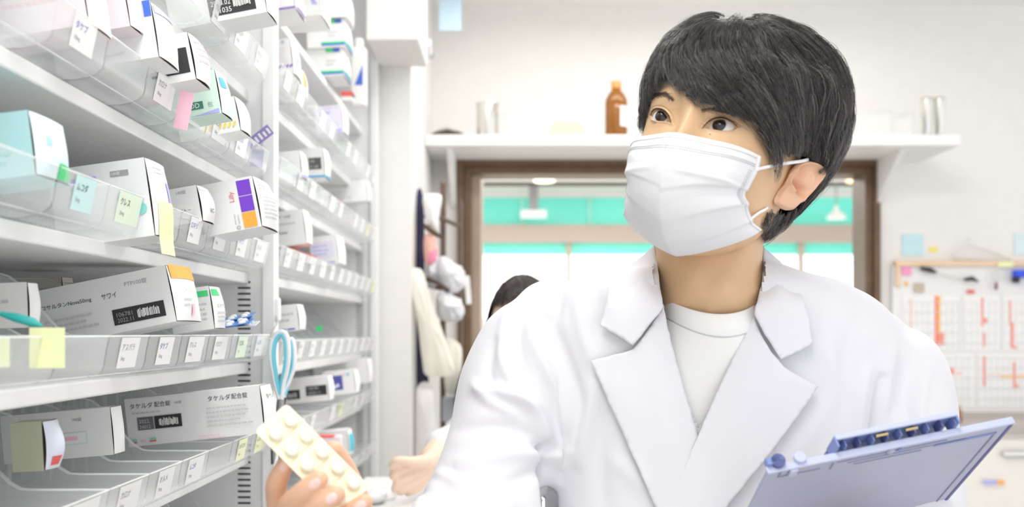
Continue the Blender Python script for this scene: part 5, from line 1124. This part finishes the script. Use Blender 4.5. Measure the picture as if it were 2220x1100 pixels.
def wbt(name, lab, cat, px, py): return thing(name, lab, cat, P(px, py, YW-.02))
def wl(px, py, o): return P(px, py, YW-.02)-o
o = P(2050, 595, YW-.02); t = wbt('telescopic_pointer', 'black and silver pointer hanging across the top of the board', 'pointer', 2050, 595); b = MB(); b.tube([wl(1996, 582, o), wl(2016, 586, o), wl(2030, 591, o)], [.006, .009, .004], INK, 10); b.build('grip', t, True); b = MB(); b.tube([wl(2028, 590, o), wl(2060, 601, o), wl(2095, 608, o)], .0018, CHR, 8); b.build('rod', t, True); b = MB(); b.tube([wl(2090, 607, o), wl(2108, 604, o), wl(2121, 611, o)], [.005, .008, .003], INK, 10); b.build('head', t, True)
o = P(2161, 605, YW-.02); t = wbt('key_ring', 'small steel key ring with dark fob on the board', 'keys', 2161, 605); b = MB(); b.tube([wl(2161+9*math.cos(a), 598+10*math.sin(a), o) for a in np.linspace(0, 6.2, 16)], .0015, CHR, 6); b.build('ring', t, True); b = MB(); b.tube([wl(2160, 612, o), wl(2159, 628, o)], [.004, .006], col('maroon fob', (.2, .05, .06)), 8); b.build('fob', t, True)
o = P(2210, 597, YW-.02); t = wbt('marker_holder', 'bright blue marker holder with black foot on the board', 'holder', 2210, 597); b = MB(); a = wl(2196, 602, o); c = wl(2240, 586, o); b.box((a.x, -.02, a.z), (c.x, .01, c.z), col('vivid blue', (.03, .09, .78))); b.build('body', t, bevel=.005); b = MB(); b.tube([wl(2196, 606, o), wl(2208, 608, o)], .011, INK, 10); b.build('foot', t, True)
o = P(2101, 540, YWL); t = thing('wire_hanger', 'thin wire clothes hanger hooked above the board', 'hanger', P(2101, 540, YB-.025)); b = MB(); o = P(2101, 540, YB-.025)
def wh(px, py): return P(px, py, YB-.025)-o
b.tube([wh(*p) for p in ((2104, 520), (2098, 516), (2097, 524), (2101, 532), (2150, 548), (2190, 563), (2186, 566), (2070, 564), (2062, 556), (2101, 532))], .0016, CHR, 6); b.build('wire', t, True)
# wall poster top left (hanging card)
t = thing('hanging_card', 'pale blue card hanging beside the soffit at the top', 'card', P(976, 68, 3.2)); b = MB(); a = P(952, 66, 3.2)-P(976, 68, 3.2); c = P(1000, -40, 3.2)-P(976, 68, 3.2); b.box((a.x, -.001, a.z), (c.x, .001, c.z), col('sky card', (.58, .76, .90))); b.build('card', t)
b = MB(); a = P(930, 122, 3.0); t = thing('wall_hook', 'small grey hook on the pillar below the soffit', 'hook', a); b.tube([(0, 0, .03), (0, 0, 0), (.008, -.006, -.006), (.014, -.008, .004)], .004, INKG, 8); b.box((-.006, -.002, .0), (.006, .012, .05), PAPER); b.build('hook', t, True, ang=40)
# ------------------------------------------------------------------ coat rack corner by the pillar
def hang(name, lab, cat, px, py, Y): return thing(name, lab, cat, P(px, py, Y), group='white plastic bags on the coat rack' if name == 'plastic_bag' else 'cream towels on the coat rack' if name == 'cream_towel' else None), P(px, py, Y)
DB = mat('dark brown wood', (.13, .085, .06), .5)
t, o = hang('coat_rack', 'dark brown coat stand beside the pillar behind the hanging bags', 'coat rack', 960, 720, 2.95); o = Vector((o.x, 2.95, 0)); t.location = o
b = MB(); b.box((-.008, 0, .02), (.008, .03, P(0, 395, 2.95)[2]), DB); b.build('post', t, bevel=.003)
b = MB(); b.box((.045, .02, .02), (.056, .045, P(0, 430, 2.95)[2]), DB); b.build('post', t, bevel=.003)
b = MB(); b.box((-.06, -.06, 0), (.16, .06, .03), DB); b.build('foot', t, bevel=.003)
for z in (P(0, 470, 2.95)[2], P(0, 620, 2.95)[2]):
    b = MB(); b.tube([(-.05, -.02, z), (0, -.04, z-.01), (.05, -.02, z-.03)], .006, DB, 8); b.build('peg', t, True)
def cloth(t, o, poly, Y, d, m_, nm, bulge=.02, folds=3):
    poly = catmull(poly, 4, True); c = poly.mean(0); b = MB(); G = []; n = 7
    for side in (-1, 1):
        G = []
        for i in range(n+1):
            r = i/n; G.append([P(*(c+(q-c)*r), Y+side*(d+bulge*(1-r*r))*(1 if r < 1 else .2)+.004*math.sin(q[0]*.18*folds*.33+r*3)*r)-o for q in poly])
        b.grid(G, m_, closeu=True, flip=side > 0)
    return b.build(nm, t, True, ang=180)
t, o = hang('navy_garment', 'dark navy garment hanging flat against the pillar', 'garment', 909, 640, 2.92); cloth(t, o, [(902, 432), (917, 425), (921, 560), (920, 700), (930, 850), (905, 848), (900, 640)], 2.92, .006, mat('navy cloth', (.035, .035, .085), .9), 'cloth', .012)
t, o = hang('white_cap', 'white folded cap with brown strap at the top of the rack', 'cap', 938, 470, 2.86); cloth(t, o, [(918, 425), (945, 420), (958, 428), (952, 470), (947, 505), (928, 495), (920, 460)], 2.86, .01, PAPER, 'crown', .03); b = MB(); b.tube([P(920, 490, 2.83)-o, P(940, 505, 2.82)-o, P(962, 518, 2.83)-o], [(.004, .010), (.005, .012), (.002, .006)], DB, 8); b.build('strap', t, True)
t, o = hang('pink_pouch', 'salmon and pink pouch hanging below the white cap', 'pouch', 934, 545, 2.85); cloth(t, o, [(920, 512), (940, 510), (949, 540), (945, 565), (930, 580), (920, 560)], 2.85, .008, col('salmon cloth', (.86, .50, .42)), 'cloth', .02); cloth(t, o, [(928, 550), (948, 540), (946, 565), (932, 576)], 2.83, .004, col('rose cloth', (.85, .28, .42)), 'flap', .01)
PBAG = mat('white film bag', (.76, .76, .79), .25, .5)
for i, (pl, Y, lb) in enumerate((([(955, 560), (985, 570), (1008, 590), (1005, 620), (985, 635), (960, 625), (945, 590)], 2.84, 'crumpled white plastic bag, upper of two on the rack'), ([(955, 632), (985, 640), (1005, 665), (1000, 690), (975, 700), (950, 685), (945, 650)], 2.83, 'crumpled white plastic bag, lower of two on the rack'), ([(925, 560), (948, 550), (955, 600), (945, 625), (925, 615)], 2.87, 'thin white bag behind the pink pouch'))):
    t, o = hang('plastic_bag', lb, 'bag', pl[0][0], pl[0][1], Y); ob = cloth(t, o, pl, Y, .01, PBAG, 'bag', .04, 5); dm = ob.modifiers.new('d', 'DISPLACE'); tx = bpy.data.textures.new('crumple', 'CLOUDS'); tx.noise_scale = .018; dm.texture = tx; dm.strength = .018
t, o = hang('mesh_strap', 'dark brown strap slung between the hanging bags', 'strap', 950, 615, 2.83); b = MB(); b.tube([P(922, 605, 2.84)-o, P(945, 612, 2.81)-o, P(972, 632, 2.82)-o], [(.003, .008)]*3, DB, 8); b.build('band', t, True)
t, o = hang('face_shield_strip', 'narrow white strip hanging right of the plastic bags', 'strip', 1018, 630, 2.9); b = MB(); a = P(1008, 660, 2.9)-o; c = P(1020, 598, 2.9)-o; b.box((a.x, 0, a.z), (c.x, .006, c.z), PAPER, Matrix.Rotation(-.08, 4, 'Y')); b.build('strip', t, bevel=.002)
t, o = hang('cream_towel', 'long cream towel hanging slanted on the rack', 'towel', 925, 600, 2.80); cloth(t, o, [(892, 588), (905, 582), (918, 592), (935, 650), (960, 720), (985, 800), (975, 815), (925, 815), (915, 780), (905, 700), (893, 640)], 2.80, .006, mat('cream towel', (.86, .83, .74), .9), 'towel', .012)
t, o = hang('cream_towel', 'short cream cloth behind the slanted towel', 'towel', 985, 750, 2.88); cloth(t, o, [(962, 740), (998, 748), (1000, 800), (990, 850), (965, 845)], 2.88, .005, M['cream towel'], 'towel', .01)
t, o = hang('black_bag', 'glossy black bag beside the young man’s shoulder', 'bag', 1008, 845, 2.85); cloth(t, o, [(1000, 808), (1020, 802), (1032, 820), (1020, 860), (1005, 895), (985, 880), (988, 845)], 2.85, .015, mat('black vinyl', (.03, .03, .035), .25), 'bag', .03)
t, o = hang('grey_box', 'blue grey equipment box low behind the rack', 'box', 980, 915, 2.88); b = MB(); a = P(958, 915, 2.88)-o; c = P(995, 862, 2.88)-o; b.box((a.x, 0, a.z), (c.x, .08, c.z), col('grey blue case', (.42, .44, .50))); b.build('case', t, bevel=.004)
t, o = hang('long_white_coat', 'white coat hanging low on the pillar hook', 'coat', 915, 860, 2.84); cloth(t, o, [(905, 840), (935, 835), (945, 900), (950, 960), (940, 1050), (902, 1060), (900, 930)], 2.84, .01, mat('old white cotton', (.82, .80, .79), .9), 'cloth', .02, 6)
# wood upright seen left of the window, lower part
# ------------------------------------------------------------------ lower cabinets right, counter left
t = thing('drawer_cabinet', 'cream drawer cabinet under the notice board', 'cabinet', (1.75, 3.2, 0)); b = MB(); zt = P(0, 905, 3.2)[2]; CRM = mat('cream laminate', (.80, .76, .71), .4)
b.box((-.75, 0, 0), (1.2, .29, zt-.05), CRM); b.build('body', t); b = MB(); b.box((-.77, -.02, zt-.05), (1.22, .29, zt-.02), mat('taupe worktop', (.46, .41, .38), .4)); b.build('worktop', t, bevel=.003)
for i in range(5):
    for k in range(3):
        b = MB(); x = -.74+i*.385; z1 = zt-.07-k*.3; b.box((x, -.016, z1-.28), (x+.375, 0, z1), mat('cream drawer front', (.83, .79, .74), .35)); d = b.build('drawer', t, bevel=.004)
        b = MB(); b.box((x+.14, -.032, z1-.05), (x+.23, -.016, z1-.035), CHR); b.build('handle', d, bevel=.003)
def onc(name, lab, cat, px, py, Y): return thing(name, lab, cat, P(px, py, Y))
t = onc('brown_jar', 'small brown jar on the cabinet under the board', 'jar', 2066, 930, 3.26); t.location.z = zt-.02; b = MB(); b.lathe([(.026, 0), (.028, .003), (.028, .036), (.022, .042)], col('rust brown', (.42, .20, .11)), (0, 0, 0), 20); b.build('jar_body', t, True, ang=40); b = MB(); b.lathe([(.024, .040), (.024, .052), (.02, .054)], col('tan lid', (.6, .42, .3)), (0, 0, 0), 20); b.build('lid', t, True, ang=40)
b = MB(); o = P(2150, 1047, 3.17); t = thing('drawer_label', 'blue and orange label strip on a cream drawer', 'label', o); a = P(2132, 1051, 3.17)-o; c = P(2178, 1042, 3.17)-o; b.box((a.x, 0, a.z), (c.x*.45, .002, c.z), CLIL); b.box((c.x*.45, 0, a.z), (c.x, .002, c.z), CORA); b.build('strip', t)
ZC = P(0, 1076, 1.95)[2]
t = thing('dispensing_counter', 'white dispensing counter behind the raised arm', 'counter', (.25, 1.95, 0)); b = MB(); b.box((-.55, -.2, 0), (.15, .24, ZC-.03), WHITE); b.build('body', t); b = MB(); b.box((-.57, -.22, ZC-.03), (.17, .26, ZC), WHITE); b.build('worktop', t, bevel=.004)
for i, (px, Y, s, lb) in enumerate(((806, 1.86, .030, 'crumpled clear packet on the counter, left of the distant hand'), (835, 1.90, .025, 'crumpled clear packet on the counter touching the distant hand'), (780, 1.82, .022, 'crumpled clear packet at the counter edge by the shelves'))):
    c = P(px, 1070, Y); t = thing('clear_packet', lb, 'packet', (c.x, Y, ZC), group='crumpled packets on the counter'); b = MB(); G = []
    for k in range(9):
        a = k/8*math.pi; G.append([Vector((s*math.sin(a)*math.cos(q)*(1+.2*math.sin(3*q+k)), s*math.sin(a)*math.sin(q)*(1+.2*math.cos(2*q+k)), s*.45+s*.45*math.cos(a)*(1+.2*math.sin(q*4)))) for q in np.linspace(0, 2*math.pi, 15)[:-1]])
    b.grid(G, PBAG if i != 1 else CLEARW, closeu=True); b.build('film', t, True, ang=180)
# ------------------------------------------------------------------ colleague behind
wm = thing('person', 'dark haired colleague in white, half hidden behind the young man, hand on the counter', 'person', (.03, 2.35, 0))
SK2 = mat('light skin', (.80, .60, .47), .5, sss=.1)
b = MB(); hc = P(1134, 724, 2.32)
prof = []; G = []
for i, th in enumerate(np.linspace(0.02, math.pi-.02, 26)):
    z = .118*math.cos(th); G.append([hc+Vector(((.076*math.sin(th)*(1 if z > 0 else 1-.25*(z/.118)**2)*(-1 if False else 1))*math.cos(a), (.092*math.sin(th))*math.sin(a)+(-.012*(z < 0)*math.sin(th)*(math.sin(a) < 0)), z)) for a in np.linspace(0, 2*math.pi, 33)[:-1]])
b.grid(G, SK2, closeu=True)
b.lathe([(.001, 0), (.010, .004), (.012, .014), (.006, .03), (.001, .032)], SK2, hc+Vector((-.02, -.094, -.035)), 12)
limb(b, [(1135, 790, 2.33, .048), (1140, 840, 2.35, .047), (1142, 890, 2.37, .055)], SK2, 20)
limb(b, [(1000, 950, 2.0, .028), (1035, 1008, 2.16, .030), (1012, 1000, 2.28, .034), (1012, 975, 2.38, .034), (1080, 950, 2.40, .036), (1142, 925, 2.40, .04), (1142, 890, 2.38, .045)], SK2, 16)
for s in (-1, 1): b.lathe([(.001, 0), (.014, .004), (.018, .012), (.010, .022), (.001, .024)], SK2, hc+Vector((s*.080, .0, -.02)), 10)
HCH = [[(922, 1004, 1.88, .013), (885, 1010, 1.86, .0105), (858, 1022, 1.845, .0095), (852, 1034, 1.84, .0075)], [(925, 1015, 1.885, .012), (888, 1030, 1.865, .0105), (864, 1046, 1.85, .0092), (856, 1062, 1.85, .0075)], [(928, 1025, 1.89, .012), (898, 1045, 1.87, .0100), (878, 1060, 1.86, .0090), (868, 1068, 1.86, .0075)], [(932, 1035, 1.90, .011), (908, 1055, 1.885, .0092), (892, 1066, 1.875, .0082), (884, 1070, 1.875, .0070)], [(925, 1000, 1.86, .012), (890, 1002, 1.835, .0098), (862, 1000, 1.825, .0088), (850, 1010, 1.825, .0072)]]
PAL = [[(922, 1004, 1.88, .013), (945, 985, 1.92, .02)], [(925, 1015, 1.885, .014), (948, 990, 1.92, .022)], [(928, 1025, 1.89, .014), (950, 995, 1.92, .022)], [(932, 1035, 1.90, .013), (950, 1000, 1.92, .022)], [(925, 1000, 1.86, .013), (945, 985, 1.91, .02)], [(935, 1000, 1.90, .026), (955, 975, 1.94, .026), (1000, 950, 2.0, .028)]]
hm3 = hand(HCH, PAL, .0025)
b.add([v.co.copy() for v in hm3.vertices], [tuple(p.vertices) for p in hm3.polygons], SK2)
bd = attach(b.build('body', None, True, ang=180), wm)
HB = mat('dark brown hair', (.045, .032, .026), .4, .5, col2=(.02, .015, .013), vscale=80)
n_ = 900; SS = []
for i in range(n_):
    a0 = rng.uniform(0, 2*math.pi); th0 = abs(rng.normal())*.35; pts = []
    tl = 1.1 if -3.1 < (a0 if a0 < math.pi else a0-2*math.pi) < -1.3 else 1.9
    tl *= rng.uniform(.9, 1.05)
    for k in range(12):
        th = th0+(tl-th0)*k/11; r = 1.10+.03*rng.normal()*.3; aa = a0+.05*k/11
        pts.append([hc.x+.0765*r*math.sin(th)*math.cos(aa), hc.y+.010+.092*r*math.sin(th)*math.sin(aa), hc.z+.006+.118*(r-.01)*math.cos(th)])
    SS.append(pts)
me = strands_mesh('hair', np.array(SS), .0016, HB); ob = bpy.data.objects.new('hair', me); C.objects.link(ob); attach(ob, wm)
b = MB(); EYD = mat('dark eye', (.05, .04, .04), .3)
for s in (-1, 1):
    ce = hc+Vector((s*.030, -.0, -.005)); fy = lambda x, z: -.092*math.sqrt(max(0, 1-(x/.076)**2-(z/.118)**2))-.002
    b.tube([hc+Vector((s*.030+q, fy(s*.030+q, -.005+.004*(1-(q/.014)**2)), -.005+.004*(1-(q/.014)**2))) for q in np.linspace(-.014, .014, 7)], .0014, EYD, 6)
    b.tube([hc+Vector((s*.030+q, fy(s*.030+q, .018), .016+.003*(1-(q/.016)**2))) for q in np.linspace(-.016, .016, 7)], [.001, .002, .0025, .0025, .002, .0015, .001], EYD, 6)
    b.lathe([(.0052, -.002), (.0045, .0008), (.0001, .0014)], EYD, hc+Vector((s*.030, fy(s*.030, -.006), -.006)), 12, Matrix(((1, 0, 0), (0, 0, -1), (0, 1, 0))))
b.tube([hc+Vector((-.03, -.083, -.07)), hc+Vector((-.01, -.087, -.072)), hc+Vector((.012, -.083, -.07))], .003, col('lip', (.6, .3, .28)), 8); attach(b.build('face_features', None, True), wm)
UNI = mat('colleague tunic', (.78, .78, .80), .8)
b = MB()
R4 = [ring(1092, 1190, 866, 2.38, .055), ring(1040, 1240, 888, 2.39, .085), ring(985, 1300, 922, 2.40, .11), ring(985, 1300, 960, 2.42, .115), ring(1000, 1290, 1100, 2.43, .115), ring(990, 1300, 1600, 2.44, .13), ring(985, 1305, 1950, 2.44, .14)]
R4 = np.array(R4); R4 = np.array([catmull(R4[:, j], 3) for j in range(R4.shape[1])]).transpose(1, 0, 2); b.grid([[Vector(p) for p in r] for r in R4], UNI, closeu=True); b.add([Vector(p) for p in R4[0]], [tuple(range(72))[::-1]], UNI)
limb(b, [(1100, 950, 2.41, .055), (1015, 948, 2.40, .058), (1005, 975, 2.36, .056), (1010, 1005, 2.28, .055), (1035, 1010, 2.15, .05), (1000, 965, 2.03, .042), (958, 968, 1.95, .034)], UNI)
limb(b, [(1190, 950, 2.41, .055), (1285, 943, 2.40, .058), (1310, 1000, 2.38, .055), (1300, 1120, 2.34, .05)], UNI)
o = b.build('tunic0'); md = o.modifiers.new('r', 'REMESH'); md.mode = 'VOXEL'; md.voxel_size = .009; s_ = o.modifiers.new('s', 'SMOOTH'); s_.iterations = 6; me = evalmesh(o); me.shade_smooth(); me.materials.clear(); me.materials.append(UNI); o = bpy.data.objects.new('white_tunic', me); C.objects.link(o); attach(o, wm)
b = MB(); 
for s in (-1, 1): b.tube([(.04+s*.07, 2.44, .62), (.04+s*.07, 2.44, .06)], [.075, .055], TR_, 16); 
attach(b.build('trousers', None, True, ang=60), wm)
for s in (-1, 1): b = MB(); b.tube([(.04+s*.07, 2.5, .04), (.04+s*.07, 2.42, .045), (.04+s*.07, 2.28, .03)], [(.035, .04), (.042, .045), (.03, .022)], M['black shoe'], 14, flat=(1, 0, 0)); attach(b.build('shoe', None, True), wm)
